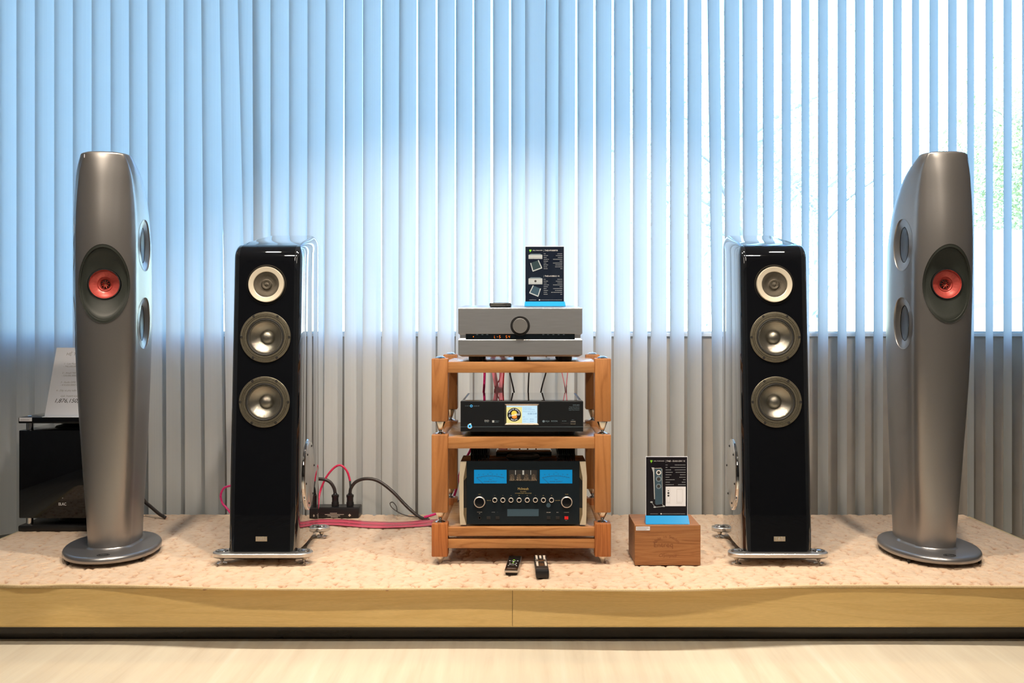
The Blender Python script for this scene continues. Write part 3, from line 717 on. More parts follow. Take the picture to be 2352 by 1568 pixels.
for z0, z1 in ((.898, .9369), (.6278, .6679), (.3152, .3462), (.2718, .3043)):
    for ya in (YF+.008, YR+.02):
        MB().box(xL+pw-.001, xR-pw+.001, ya, ya+.032, z0, z1, .002).build('rail', M['rackx'], rk, 30)
    if z0 > .28:
        MB().box(xL+.012, xL+.044, YF+pw-.001, YR+.001, z0, z1-.012, .002).build('side_rail', M['rackx'], rk, 30)
        MB().box(xR-.044, xR-.012, YF+pw-.001, YR+.001, z0, z1-.012, .002).build('side_rail', M['rackx'], rk, 30)
        MB().box(xL+.045, xR-.045, YF+.041, YR+.019, z1-.018, z1-.0005, .001).build('shelf', M['shelf'], rk, 30)
# ------------------------------------------------------------------ silver amplifier
sa = thing('silver_amplifier', 'brushed silver amplifier with round knob, on the top shelf of the rack', 'amplifier', (-.008, 3.61, .9369))
YA = 3.41; s_ = F/YA; xa, xb = X_(1052.4, YA), X_(1337.5, YA)
def zz(p): return CZ-(p-750)/s_
lv = [(zz(819), .012), (zz(814.5), 0), (zz(780.8), 0), (zz(776.5), .006), (zz(769), .006), (zz(765.5), 0), (zz(708), 0), (zz(707), .001)]
vs = []; fs = []
for k, (z, i_) in enumerate(lv):
    up = .018 if k >= 6 else 0
    vs += [(xa+i_, YA+i_, z), (xb-i_, YA+i_, z), (xb-i_, 3.81, z+up), (xa+i_, 3.81, z+up)]
for k in range(len(lv)-1):
    for i in range(4): i2 = (i+1) % 4; fs.append((4*k+i, 4*k+i2, 4*k+4+i2, 4*k+4+i))
fs += [(0, 3, 2, 1), tuple(4*(len(lv)-1)+i for i in range(4))]
MB().add(vs, fs).build('case', M['brush'], sa)
gw = MB().box(X_(1069.8, YA), X_(1320.2, YA), YA+.0015, YA+.010, zz(779.2), zz(766), .0005).build('display_window', M['glass'], sa)
kc = (X_(1194.7, YA), YA, zz(748))
kn = MB().lathe(kc, [(.0350, -.004), (.0350, .0005), (.0345, .0008), (.0270, .0008)], '-y', 64).build('knob_well', M['black'], sa, 30)
MB().lathe(kc, [(.0264, 0), (.0264, .011), (.0255, .0125), (0, .0125)], '-y', 64).build('volume_knob', M['alu'], sa, 30)
def seg7(parent, x, z, h, segs, y, name='digit'):
    w = h*.5; t_ = h*.11; sk = .12
    P = {'a': ((0, h), (w, h)), 'g': ((0, h/2), (w, h/2)), 'd': ((0, 0), (w, 0)), 'f': ((0, h/2), (0, h)), 'b': ((w, h/2), (w, h)), 'e': ((0, 0), (0, h/2)), 'c': ((w, 0), (w, h/2))}
    m_ = MB()
    for q in segs:
        (x1, z1), (x2, z2) = P[q]; x1 += z1*sk; x2 += z2*sk
        if q in 'agd': pts = [(x+x1+t_*.6, z+z1-t_/2), (x+x2-t_*.6, z+z2-t_/2), (x+x2-t_*.6, z+z2+t_/2), (x+x1+t_*.6, z+z1+t_/2)]
        else: pts = [(x+x1-t_/2, z+z1+t_*.6), (x+x1+t_/2, z+z1+t_*.6), (x+x2+t_/2, z+z2-t_*.6), (x+x2-t_/2, z+z2-t_*.6)]
        m_.prism(pts, y-.0004, y)
    return m_.build(name, M['led_org'], parent)
yy = YA+.0013; h_ = 5.6/s_
for xp, sg in ((1135, 'fed'), (1141, 'g'), (1146.3, 'afgcd'), (1161.5, 'afgcd'), (1167.5, 'fgbc')): seg7(gw, X_(xp, YA), zz(776), h_, sg, yy)
MB().box(X_(1086.3, YA), X_(1088.3, YA), yy-.0004, yy, zz(774), zz(772)).build('power_light', M['led_org'], gw)
for xp in (1096, 1108, 1119, 1248, 1259, 1271, 1283, 1295):
    MB().box(X_(xp-2.2, YA), X_(xp+2.2, YA), yy-.0003, yy, zz(768.6), zz(767.9)).build('printed_mark', M['steelprint'], gw)
for xc, yc in ((X_(1091, YA), 3.47), (X_(1299, YA), 3.47), (X_(1091, YA), 3.73), (X_(1299, YA), 3.73), (X_(1195, YA), 3.60)):
    MB().lathe((xc, yc, 0), [(.024, .9372), (.026, .940), (.026, zz(819)+.001)], 'z', 28).build('rubber_foot', M['rubber'], sa, 30)
def amp_top(y): return zz(707)+.018*(y-YA)/.40
# small flat remote on the amplifier
dv = thing('pocket_remote', 'slim black and chrome remote lying on top of the silver amplifier', 'remote control', (-.081, 3.55, amp_top(3.55)))
zt1 = amp_top(3.50)+.0015
MB().box(X_(1124, 3.5), X_(1174, 3.5), 3.50, 3.61, zt1+.001, zt1+.0155, .0045).build('shell', M['black'], dv, 40)
MB().box(X_(1126, 3.5), X_(1161, 3.5), 3.4985, 3.4995, zt1+.004, zt1+.0115, .0003).build('end_trim', M['nickel'], dv)
MB().box(X_(1163.5, 3.5), X_(1171.5, 3.5), 3.4985, 3.4995, zt1+.0065, zt1+.0105, .0003).build('port', M['chrome'], dv)
# ------------------------------------------------------------------ black streamer
st = thing('network_streamer', 'black network player with a lit colour screen, on the middle shelf', 'music player', (0, 3.62, .6679))
YS = 3.42; s2 = F/YS
def z2(p): return CZ-(p-750)/s2
def x2(p): return (p-1200)/s2
MB().box(x2(1057.7), x2(1339.8), YS, YS+.012, z2(991), z2(921), .0015).build('front_panel', M['cary'], st)
MB().box(x2(1059), x2(1338.5), YS+.0125, YS+.43, z2(990), z2(921)-.0012, .001).build('chassis', M['cary'], st)
MB().box(x2(1066), x2(1331), YS+.045, YS+.42, z2(921)-.0010, z2(921)+.0012).build('top_glass', M['carytop'], st)
MB().box(x2(1059), x2(1338.5), YS+.014, YS+.043, z2(921)-.001, z2(921)+.0008).build('top_strip', M['piano'], st)
MB().box(x2(1068), x2(1099), YS+.022, YS+.026, z2(921)+.0008, z2(921)+.0012).build('gold_label', M['gold'], st)
for xp in (1151, 1246): MB().lathe((x2(xp), YS+.03, z2(921)+.0008), [(.003, 0), (.003, .0012), (0, .0014)], 'z', 12).build('screw', M['nickel'], st, 40)
MB().box(x2(1058), x2(1339.5), YS-.0002, YS+.0004, z2(980.2), z2(979.7)).build('seam_line', M['steelprint'], st)
# bevelled bezel and display
bz = MB(); o_ = [(x2(1159.2), z2(975.3)), (x2(1238), z2(975.3)), (x2(1238), z2(927)), (x2(1159.2), z2(927))]; i_ = [(x2(1163.2), z2(971.3)), (x2(1234), z2(971.3)), (x2(1234), z2(931.2)), (x2(1163.2), z2(931.2))]
vs = [(x, YS-.0005, z) for x, z in o_]+[(x, YS-.0035, z) for x, z in o_]+[(x+(i_[k][0]-x)*.35, YS-.0040, z+(i_[k][1]-z)*.35) for k, (x, z) in enumerate(o_)]+[(x, YS-.0012, z) for x, z in i_]+[(x, YS-.0005, z) for x, z in i_]
fs = [(4*k+i, 4*k+(i+1) % 4, 4*k+4+(i+1) % 4, 4*k+4+i) for k in range(4) for i in range(4)]
bz.add(vs, fs).build('screen_bezel', M['nickel'], st)
scn = MB().box(x2(1163), x2(1234.2), YS-.0009, YS-.0002, z2(971.5), z2(931)).build('screen', M['lcd_on'], st)
MB().box(x2(1163.2), x2(1199), YS-.0012, YS-.0009, z2(971.3), z2(934.5)).build('album_picture', M['lcd_yel'], scn)
ac = (x2(1181), YS-.0012, z2(952)); rr = 15.6/s2
MB().lathe(ac, [(rr, 0), (rr, .0002), (0, .0002)], '-y', 48).build('picture_disc', M['lcd_blk'], scn)
MB().lathe((ac[0], ac[1]-.0002, ac[2]+.004), [(rr*.42, 0), (rr*.42, .0002), (0, .0002)], '-y', 32).build('picture_sun', M['lcd_sun'], scn)
MB().lathe((ac[0]+.001, ac[1]-.0002, ac[2]-.0075), [(rr*.38, 0), (rr*.38, .0002), (0, .0002)], '-y', 32, 1, .7).build('picture_sun', M['lcd_org'], scn)
lettering(scn, 'EverHits', ac[0]-.0005, YS-.0018, ac[2]-.0012, .0118, M['lcd_wht'], M=Matrix.Translation((ac[0], YS-.0019, ac[2]-.001)) @ Matrix.Rotation(R(-9), 4, 'Y') @ Matrix.Rotation(R(90), 4, 'X'), shear=.25, thick=.0001)
def ring_text(parent, s, c, r, a0, a1, size, m_, inward=False, y=0):
    n = len(s)
    for k, ch in enumerate(s):
        if ch == ' ': continue
        a = R(a0+(a1-a0)*k/(n-1)); p = Matrix.Translation((c[0]+r*math.cos(a), c[1]-.0004, c[2]+r*math.sin(a)))
        tw = (a-math.pi/2) if not inward else (a+math.pi/2)
        lettering(parent, ch, 0, 0, 0, size, m_, M=p @ Matrix.Rotation(-tw, 4, 'Y') @ Matrix.Rotation(R(90), 4, 'X'), thick=.0001, name='ring_letter')
ring_text(scn, 'SOUND OF EMOTION', ac, rr*.80, 158, 22, .0062, M['lcd_wht'])
ring_text(scn, 'EVER HITS', ac, rr*.80, 238, 302, .0062, M['lcd_wht'], True)
for s_t, yp, sz, xp, al in (('EverHits members', 936.8, .0042, 1201, 'LEFT'), ('SOUND OF EMOTION', 940.6, .0042, 1201, 'LEFT'), ('Waiting: load for track 1/1', 944.8, .0042, 1201, 'LEFT'), ('0:08/3:49', 950, .0088, 1233, 'RIGHT'), ('0:08', 957.3, .0036, 1201, 'LEFT'), ('3:49', 957.3, .0036, 1233, 'RIGHT'), ('SAMPLE RATE', 962.3, .0030, 1201, 'LEFT'), ('48 kHz', 962.3, .0048, 1217, 'LEFT'), ('OUTPUT', 967, .0030, 1201, 'LEFT'), ('48 kHz', 967, .0048, 1217, 'LEFT')):
    lettering(scn, s_t, x2(xp), YS-.0012, z2(yp), sz, M['lcd_txt'], al, thick=.0001)
fp = st
for s_t, xp, yp, sz, mm, al in (('C A R Y', 1068, 932, .0050, 'steelprint', 'LEFT'), ('A U D I O', 1087, 932, .0050, 'steelprint', 'LEFT'), ('DMS-800', 1331, 930.2, .0062, 'steelprint', 'RIGHT'), ('Progressive Network', 1331, 934.2, .0042, 'steelprint', 'RIGHT'), ('768 kHz / 32 Bit Audio', 1331, 937.7, .0042, 'steelprint', 'RIGHT'), ('Digital Music Streamer', 1331, 941.2, .0042, 'steelprint', 'RIGHT'),
                                ('DSD', 1118, 966.3, .0085, 'silverprint', 'CENTER'), ('direct stream', 1118, 969.6, .0026, 'steelprint', 'CENTER'), ('Transport', 1136.5, 966.2, .0040, 'steelprint', 'LEFT'), ('certified', 1136.5, 969.2, .0040, 'steelprint', 'LEFT'), ('MQA', 1252, 967.3, .0070, 'steelprint', 'LEFT'), ('ROON', 1266, 967, .0075, 'steelprint', 'LEFT'), ('SD CARD', 1296, 966.6, .0036, 'steelprint', 'CENTER'), ('USB A', 1316, 964, .0034, 'steelprint', 'CENTER')):
    lettering(fp, s_t, x2(xp), YS-.0003, z2(yp), sz, M[mm], al)
MB().lathe((x2(1082.5), YS, z2(932)), [(.0044, -.001), (.0044, .0005), (.0028, .0005), (.0028, -.001)], '-y', 24, ring=True).build('logo_ring', M['led_blue'], st)
MB().box(x2(1130.5), x2(1135.3), YS-.0004, YS+.0001, z2(970), z2(965)).build('certification_mark', M['silverprint'], st)
MB().lathe((x2(1248.5), YS, z2(967.2)), [(.0042, -.001), (.0042, .0004), (0, .0004)], '-y', 20).build('logo_dot', M['steelprint'], st)
pb = MB().lathe((x2(1079), YS, z2(978.3)), [(.0092, -.001), (.0092, .003), (.0078, .0042), (.0070, .0030)], '-y', 40).build('power_button', M['chrome'], st, 30)
MB().lathe((x2(1079), YS, z2(978.3)), [(.0070, 0), (.0068, .0032), (.0035, .0036)], '-y', 32).build('light_ring', M['led_blue'], pb, 30)
MB().lathe((x2(1079), YS, z2(978.3)), [(.0036, 0), (.0034, .0038), (0, .0038)], '-y', 24).build('button_centre', M['black'], pb, 30)
MB().box(x2(1289), x2(1306), YS-.0004, YS+.0001, z2(973), z2(971)).build('card_slot', M['blackm'], st)
us = MB().box(x2(1310), x2(1322), YS-.0012, YS+.0001, z2(974), z2(966.8), .0006).build('usb_port', M['nickel'], st)
MB().box(x2(1311.8), x2(1320.2), YS-.0016, YS-.0010, z2(972.2), z2(968.8)).build('socket', M['blackm'], us)
for xc, yc in ((1095, 3.50), (1304, 3.50), (1095, 3.77), (1304, 3.77)):
    MB().lathe((x2(xc), yc, 0), [(.028, .6680), (.030, .671), (.030, .6785), (.026, .680), (.026, z2(990)+.001)], 'z', 30).build('rubber_foot', M['rubber'], st, 30)
# ------------------------------------------------------------------ meter amplifier
am = thing('meter_amplifier', 'black glass amplifier with two blue power meters, on the bottom shelf', 'amplifier', (0, 3.65, .3462))
YM = 3.43; s3 = F/YM
def x3(p): return (960+p/4.48-1200)/s3          # coordinates of the enlarged detail
def z3(p): return CZ-(1000+p/4.48-750)/s3
MB().box(x3(500), x3(1662), YM, YM+.012, z3(913), z3(264), .001).build('glass_front', M['glassm'], am)
MB().box(x3(470), x3(1692), YM+.004, YM+.018, z3(905), z3(270), .001).build('front_frame', M['black'], am)
for sgn in (1, -1):
    def q(pts): return [(x3(p) if sgn > 0 else x3(2162-p), z3(z)) for p, z in pts]
    MB().prism(q([(437, 265), (500, 265), (470, 430), (470, 810), (497, 913), (435, 913), (430, 810), (425, 425)]), YM-.008, YM+.022).build('end_cap', M['champagne'], am)
    MB().prism(q([(500, 268), (500, 430), (469, 468), (469, 425)]), YM-.003, YM+.004).build('end_cap_facet', M['champ_shade'], am)
    MB().prism(q([(470, 745), (500, 745), (500, 911), (469, 815)]), YM-.003, YM+.004).build('end_cap_facet', M['champ_shade'], am)
MB().box(x3(500), x3(1662), YM+.020, YM+.42, .3700, z3(264)-.006, .002).build('chassis', M['black'], am)
MB().box(x3(440), x3(1725), YM+.002, YM+.15, z3(264)-.005, z3(262)+.0005, .0008).build('top_plate', M['piano'], am)
for a, b, y0, y1, h in ((x3(520), x3(700), 3.60, 3.83, .034), (x3(1460), x3(1640), 3.60, 3.83, .034)):
    hs = MB()
    for k in range(9): x = a+(b-a)*k/8; hs.box(x-.0012, x+.0012, y0, y1, z3(264)-.004, z3(264)+h)
    o = hs.build('heatsink_fins', M['black'], am); o['kind'] = 'stuff'
MB().box(x3(790), x3(1390), 3.60, 3.80, z3(264)-.003, z3(264)+.012, .002).build('top_cover', M['piano_side'], am)
for a, b in ((652, 905), (1258, 1515)):
    MB().box(x3(a), x3(b), 3.492, 3.535, z3(264)+.0006, z3(264)+.0024, .0005).build('tube_window', M['piano_side'], am)
MB().lathe((x3(1081), 3.535, z3(264)), [(.060, .0005), (.062, .004), (.059, .009), (.052, .0105), (.044, .0085), (.040, .006), (0, .0055)], 'z', 56).build('round_emblem', M['pod'], am, 30)
for a, b in ((577, 912), (1254, 1588)):
    mt = MB().box(x3(a), x3(b), YM-.0008, YM+.0002, z3(492), z3(352)).build('power_meter', M['meter'], am)
    cxm = (a+b)/2
    arc = MB(); n_ = 24
    for k in range(n_):
        def pt(u, w): 
            X = (a+25)+(b-a-50)*u; Zp = 415+22*((2*u-1)**2)*.9+w; return (x3(X), z3(Zp))
        u0, u1 = k/n_, (k+1)/n_; arc.prism([pt(u0, 1.4), pt(u1, 1.4), pt(u1, -1.4), pt(u0, -1.4)], YM-.0011, YM-.0008)
    for k in range(13):
        u = .04+k*.92/12; X = (a+25)+(b-a-50)*u; Zp = 415+22*((2*u-1)**2)*.9; hgt = 9 if k % 2 == 0 else 5
        arc.prism([(x3(X-.8), z3(Zp)), (x3(X+.8), z3(Zp)), (x3(X+.8), z3(Zp-hgt)), (x3(X-.8), z3(Zp-hgt))], YM-.0011, YM-.0008)
    arc.build('meter_scale', M['ink'], mt)
    MB().prism([(x3(a+24), z3(430)), (x3(a+27), z3(430)), (x3(a+94), z3(491)), (x3(a+90), z3(491))], YM-.0013, YM-.0010).build('needle', M['ink'], mt)
    for k, s_t in enumerate(('.35', '3.5', '.35', '3.5', '35', '350')):
        lettering(mt, s_t, x3(a+48+k*47), YM-.0009, z3(406-9*(1-((2*(48+k*47)/(b-a)-1)**2))), .0042, M['ink'])
    for k, s_t in enumerate(('-50', '-40', '-30', '-20', '-10', '0')):
        lettering(mt, s_t, x3(a+72+k*41), YM-.0009, z3(436), .0026, M['ink'])
    lettering(mt, 'WATTS', x3(cxm), YM-.0009, z3(379), .0026, M['ink']); lettering(mt, 'DECIBELS', x3(cxm), YM-.0009, z3(452), .0026, M['ink'])
    lettering(mt, 'POWER OUTPUT', x3(cxm), YM-.0009, z3(473), .0050, M['ink'], spacing=1.25)
tw = MB().box(x3(938), x3(1226), YM-.0006, YM+.0002, z3(466), z3(355)).build('valve_window', M['blackm'], am)
for k, xp in enumerate((968, 1040, 1115, 1190)):
    MB().lathe((x3(xp), YM-.0009, z3(462)), [(.0060, 0), (.0078, .002), (.0078, .015), (.0062, .020), (.0035, .0232), (0, .0235)], 'z', 16, 1, .12).build('valve', M['tube_glass'], tw, 40)
for xp, w_ in ((1004, 6), (1083, 18), (1160, 6)): MB().box(x3(xp-w_/2), x3(xp+w_/2), YM-.0012, YM-.0006, z3(402), z3(357)).build('valve_divider', M['silverprint'], tw)
MB().box(x3(940), x3(1224), YM-.0010, YM-.0005, z3(465), z3(448)).build('valve_base', M['tube_glass'], tw)
lettering(am, 'McIntosh', x3(1083), YM-.0004, z3(548), .0125, M['gold'], squeeze=.85, thick=.0004)
lettering(am, 'MA12000', x3(1083), YM-.0003, z3(577), .0042, M['gold'], spacing=1.35)
lettering(am, 'INTEGRATED AMPLIFIER', x3(1083), YM-.0003, z3(594), .0042, M['gold'], spacing=1.35)
for xp, nm, lb in ((634, 'input_knob', 'INPUT'), (1530, 'volume_knob', 'VOLUME')):
    c = (x3(xp), YM, z3(682))
    k_ = MB().lathe(c, [(.0200, 0), (.0205, .003), (.0200, .010), (.0180, .012), (.0168, .010)], '-y', 40).build(nm, M['knobring'], am, 30)
    MB().lathe(c, [(.0170, .005), (.0168, .0105), (.016, .0112), (0, .0125)], '-y', 40).build('knob_face', M['piano'], k_, 30)
    lettering(am, lb, c[0], YM-.0003, z3(604), .0030, M['gold'])
for k, lb in enumerate(('25', '50', '100', '200', '400', '1K', '2.5K', '10K')):
    c = (x3(791+k*83.3), YM, z3(661))
    k_ = MB().lathe(c, [(.0086, 0), (.0088, .003), (.0086, .008), (.0070, .0088), (.0060, .007)], '-y', 28).build('tone_knob', M['knobring'], am, 30)
    MB().lathe(c, [(.0061, .003), (.0060, .0075), (0, .008)], '-y', 28).build('knob_face', M['piano'], k_, 30)
    lettering(am, lb, c[0], YM-.0003, z3(617), .0026, M['gold'])
MB().box(x3(919), x3(1242), YM-.0008, YM+.0002, z3(829), z3(755)).build('text_display', M['lcd'], am)
MB().lathe((x3(1343), YM, z3(716)), [(.0080, -.001), (.0080, .0004), (0, .0005)], '-y', 32).build('infrared_window', M['lcd'], am)
for xp in (727, 820, 1345, 1438):
    MB().box(x3(xp-20), x3(xp+20), YM-.0020, YM+.0002, z3(860), z3(830), .0006).build('push_button', M['blackm'], am)
MB().box(x3(1508), x3(1547), YM-.0020, YM+.0002, z3(861), z3(830), .0006).build('power_button', M['red_btn'], am)
jk = MB().lathe((x3(634), YM, z3(846)), [(.0055, 0), (.0055, .0015), (.0032, .0015), (.003, 0)], '-y', 24).build('headphone_jack', M['blackm'], am, 30)
for s_t, xp, zp, mm in (('HEADPHONES', 634, 787, 'creamprint'), ('OUTPUTS', 775, 788, 'dimwhite'), ('EQUALIZER', 1344, 790, 'creamprint'), ('MUTE', 1436, 790, 'creamprint'), ('STANDBY/ON', 1528, 790, 'creamprint'), ('RESET', 1526, 872, 'dimwhite'), ('PUSH: TRIM', 730, 667, 'gold'), ('PUSH: METERS', 1437, 667, 'gold'), ('-', 727, 788, 'dimwhite'), ('+', 820, 788, 'dimwhite')):
    lettering(am, s_t, x3(xp), YM-.0003, z3(zp), .0028, M[mm])
lettering(am, 'M', x3(634), YM-.0003, z3(803), .0045, M['creamprint'])
for xc, yc in ((-.15, 3.50), (.15, 3.50), (-.15, 3.78), (.15, 3.78)):
    MB().lathe((xc, yc, 0), [(.026, .3464), (.030, .350), (.030, .3705)], 'z', 24).build('rubber_foot', M['rubber'], am, 30)
# ------------------------------------------------------------------ card stands
def sign(label, xc, yf, z0, mback, ttl):
    t = thing('card_stand', label, 'sign', (xc, yf, z0), 0)
    w, h, bh = .0735, .2095, .018 if ttl == 1 else .027
    MB().add([(-w-.004, -.022, 0), (w+.006, -.022, 0), (w+.003, -.006, bh), (-w-.002, -.006, bh), (-w-.004, .022, 0), (w+.006, .022, 0), (w+.003, .008, bh), (-w-.002, .008, bh)], [(0, 1, 2, 3), (4, 7, 6, 5), (0, 3, 7, 4), (1, 5, 6, 2), (3, 2, 6, 7), (0, 4, 5, 1)]).build('base', M['sky_blue'], t, None, local=True)
    MB().box(-w-.0015, w+.0015, -.0014, .0026, bh-.003, bh+h+.002, .0004).build('acrylic_panel', M['acryl'], t, None, local=True)
    pc = MB().box(-w, w, -.0020, -.0015, bh, bh+h).build('printed_card', mback, t, None, local=True)
    def U(u): return -w+2*w*u
    def V(v): return bh+h*(1-v)
    def L(s, u, v, sz, mm, al='LEFT', **k): lettering(pc, s, U(u), -.0021, V(v), sz, M[mm], al, local=True, thick=.0001, **k)
    MB().prism([(U(.10), V(.055)), (U(.155), V(.055)), (U(.155), V(.075)), (U(.135), V(.085)), (U(.13), V(.1)), (U(.118), V(.1)), (U(.12), V(.085)), (U(.10), V(.075))], -.0023, -.0020).build('leaf_logo', M['green'], pc, None, local=True)
    L('SHELL THOSE AUDIO', .185, .068, .0040, 'white')
    def rows(v0, dv, spec):
        m1 = MB(); rn = random.Random(7)
        for k, (a, b) in enumerate(spec):
            v = v0+k*dv
            for (u, wd, right) in ((.475, a, False), (.96, b, True)):
                x = u if not right else u-wd; end = x+wd
                while x < end-.004:
                    q_ = min(rn.uniform(.010, .034), end-x); m1.box(U(x), U(x+q_), -.0022, -.0020, V(v+.0042), V(v-.0042)); x += q_+.0055
        o = m1.build('small_print', M['dimwhite'], pc, None, local=True); o['kind'] = 'stuff'
    def product(u0, u1, v0, v1, knob):
        p = MB().box(U(u0), U(u1), -.0023, -.0020, V(v1-.016), V(v0+.02)).build('pictured_amplifier', M['silverprint'], pc, None, local=True)
        MB().box(U(u0), U(u1), -.0023, -.0020, V(v1), V(v1-.013)).build('pictured_base', M['silverprint'], pc, None, local=True)
        MB().prism([(U(u0), V(v0+.018)), (U(u1), V(v0+.018)), (U(u1-.06), V(v0)), (U(u0+.06), V(v0))], -.0022, -.0020).build('pictured_top', M['steelprint'], pc, None, local=True)
        if knob: MB().lathe((U((u0+u1)/2), -.0023, V((v0+v1)/2+.006)), [(.0042, 0), (.0042, .0002), (.0028, .0002)], '-y', 20).build('pictured_knob', M['ink'], pc, None, local=True)
    def tilted(cu, cv, a, su, sv, mm):
        c_, s__ = math.cos(a), math.sin(a)
        def T(x, z): return (U(cu)+x*c_-z*s__, V(cv)+x*s__+z*c_)
        MB().prism([T(-su, -sv), T(su, -sv), T(su*.85, sv), T(-su*.85, sv)], -.0022, -.0020).build('pictured_inside', M[mm], pc, None, local=True)
        for sgn in (1, -1): MB().prism([T(sgn*su, -sv), T(sgn*su*1.22, -sv*1.02), T(sgn*su*1.08, sv*1.05), T(sgn*su*.85, sv)], -.0023, -.0020).build('pictured_side', M['silverprint'], pc, None, local=True)
        MB().prism([T(-su*1.2, -sv*1.25), T(su*1.2, -sv*1.25), T(su*1.2, -sv*.98), T(-su*1.2, -sv*.98)], -.0024, -.0020).build('pictured_front', M['silverprint'], pc, None, local=True)
    if ttl == 1:
        L('|', .468, .07, .009, 'dimwhite'); L('TAD-M1000TX', .50, .070, .0078, 'white'); L('|', .468, .537, .009, 'dimwhite'); L('TAD-A1000-S / K', .50, .537, .0078, 'white')
        rows(.128, .034, [(.05, .13), (.11, .17), (.08, .12), (.14, .24), (.11, .07), (.07, .24), (.11, .18), (.09, .19), (.10, .05)])
        rows(.594, .034, [(.05, .13), (.11, .17), (.08, .13), (.14, .24), (.11, .07), (.07, .24), (.11, .19), (.09, .29), (.10, .05)])
        product(.08, .44, .13, .222, False); product(.08, .44, .56, .685, True)
        tilted(.27, .34, R(20), .016, .015, 'poster_lines'); tilted(.26, .80, R(-22), .0155, .0145, 'lcd')
    else:
        L('|', .475, .07, .009, 'dimwhite'); L('TAD - E1AX-GW / K', .50, .070, .0075, 'white')
        rows(.135, .042, [(.05, .26), (.04, .37), (.13, .26), (.17, .24), (.14, .13), (.09, .15), (.22, .06), (.11, .09), (.20, .18)])
        MB().box(U(.475), U(.965), -.0022, -.0020, V(.84), V(.505)).build('drawing_panel', M['paper'], pc, None, local=True)
        dl = MB()
        def fr_(u0, u1, v0, v1):
            q_ = .0025
            dl.box(U(u0), U(u1), -.0024, -.0022, V(v0+q_), V(v0)); dl.box(U(u0), U(u1), -.0024, -.0022, V(v1+q_), V(v1)); dl.box(U(u0), U(u0+q_*1.4), -.0024, -.0022, V(v1), V(v0)); dl.box(U(u1), U(u1+q_*1.4), -.0024, -.0022, V(v1), V(v0))
        fr_(.505, .58, .54, .77); fr_(.745, .885, .55, .77); fr_(.49, .595, .785, .785); fr_(.73, .88, .79, .79)
        dl.build('line_drawing', M['greyink'], pc, None, local=True)
        for v, r_ in ((.575, .0022), (.615, .0036), (.66, .0036)):
            MB().lathe((U(.5425), -.0022, V(v)), [(r_, 0), (r_, .0003), (r_*.55, .0003)], '-y', 18).build('drawn_driver', M['ink'], pc, None, local=True)
        MB().prism([(U(.215), V(.20)), (U(.38), V(.195)), (U(.40), V(.80)), (U(.25), V(.82)), (U(.22), V(.80))], -.0022, -.0020).build('pictured_cabinet', M['lcd'], pc, None, local=True)
        MB().prism([(U(.13), V(.175)), (U(.20), V(.18)), (U(.215), V(.72)), (U(.195), V(.72)), (U(.17), V(.26))], -.0023, -.0020).build('pictured_flank', M['silverprint'], pc, None, local=True)
        MB().prism([(U(.38), V(.195)), (U(.392), V(.20)), (U(.405), V(.79)), (U(.398), V(.80))], -.0024, -.0020).build('pictured_edge', M['silverprint'], pc, None, local=True)
        MB().prism([(U(.21), V(.19)), (U(.37), V(.185)), (U(.37), V(.192)), (U(.21), V(.197))], -.0024, -.0020).build('pictured_edge', M['creamprint'], pc, None, local=True)
        for v, r_, mm in ((.265, .0088, 'white'), (.265, .0055, 'ink'), (.375, .0105, 'steelprint'), (.375, .0062, 'ink'), (.50, .0095, 'steelprint'), (.50, .0055, 'ink')):
            MB().lathe((U(.305), -.0022-.0002*(mm == 'ink'), V(v)), [(r_, 0), (r_, .0003), (0, .0003)], '-y', 28).build('pictured_driver', M[mm], pc, None, local=True)
        for u, v in ((.13, .77), (.21, .855), (.43, .84)):
            MB().lathe((U(u), -.0022, V(v)), [(.0034, 0), (.0034, .0004), (0, .0004)], '-y', 14, 1.4, .8).build('pictured_foot', M['silverprint'], pc, None, local=True)
        for (a, b) in (((.14, .775), (.20, .835)), ((.22, .855), (.42, .84)), ((.39, .80), (.43, .83))):
            MB().prism([(U(a[0]), V(a[1])), (U(b[0]), V(b[1])), (U(b[0]), V(b[1]+.008)), (U(a[0]), V(a[1]+.008))], -.0023, -.0020).build('pictured_plinth', M['silverprint'], pc, None, local=True)
    MB().lathe((U(.365), -.0021, V(.97)), [(.0024, 0), (.0024, .0003), (0, .0003)], '-y', 14).build('map_pin', M['white'], pc, None, local=True)
    m1 = MB(); rn = random.Random(3); x = .10
    while x < .27: q_ = rn.uniform(.012, .03); m1.box(U(x), U(x+q_), -.0022, -.0020, V(.973), V(.967)); x += q_+.004
    x = .39
    while x < .95: q_ = rn.uniform(.012, .04); m1.box(U(x), U(min(x+q_, .96)), -.0022, -.0020, V(.973), V(.967)); x += q_+.006
    o = m1.build('small_print', M['dimwhite'], pc, None, local=True); o['kind'] = 'stuff'
    return t
M['poster_lines'] = mat('print_dark_teal', (.02, .045, .055), .4)
sign('navy specification card in blue holder on top of the silver amplifier', X_(1251, 3.65), 3.65, amp_top(3.65)+.0003, M['poster'], 1)
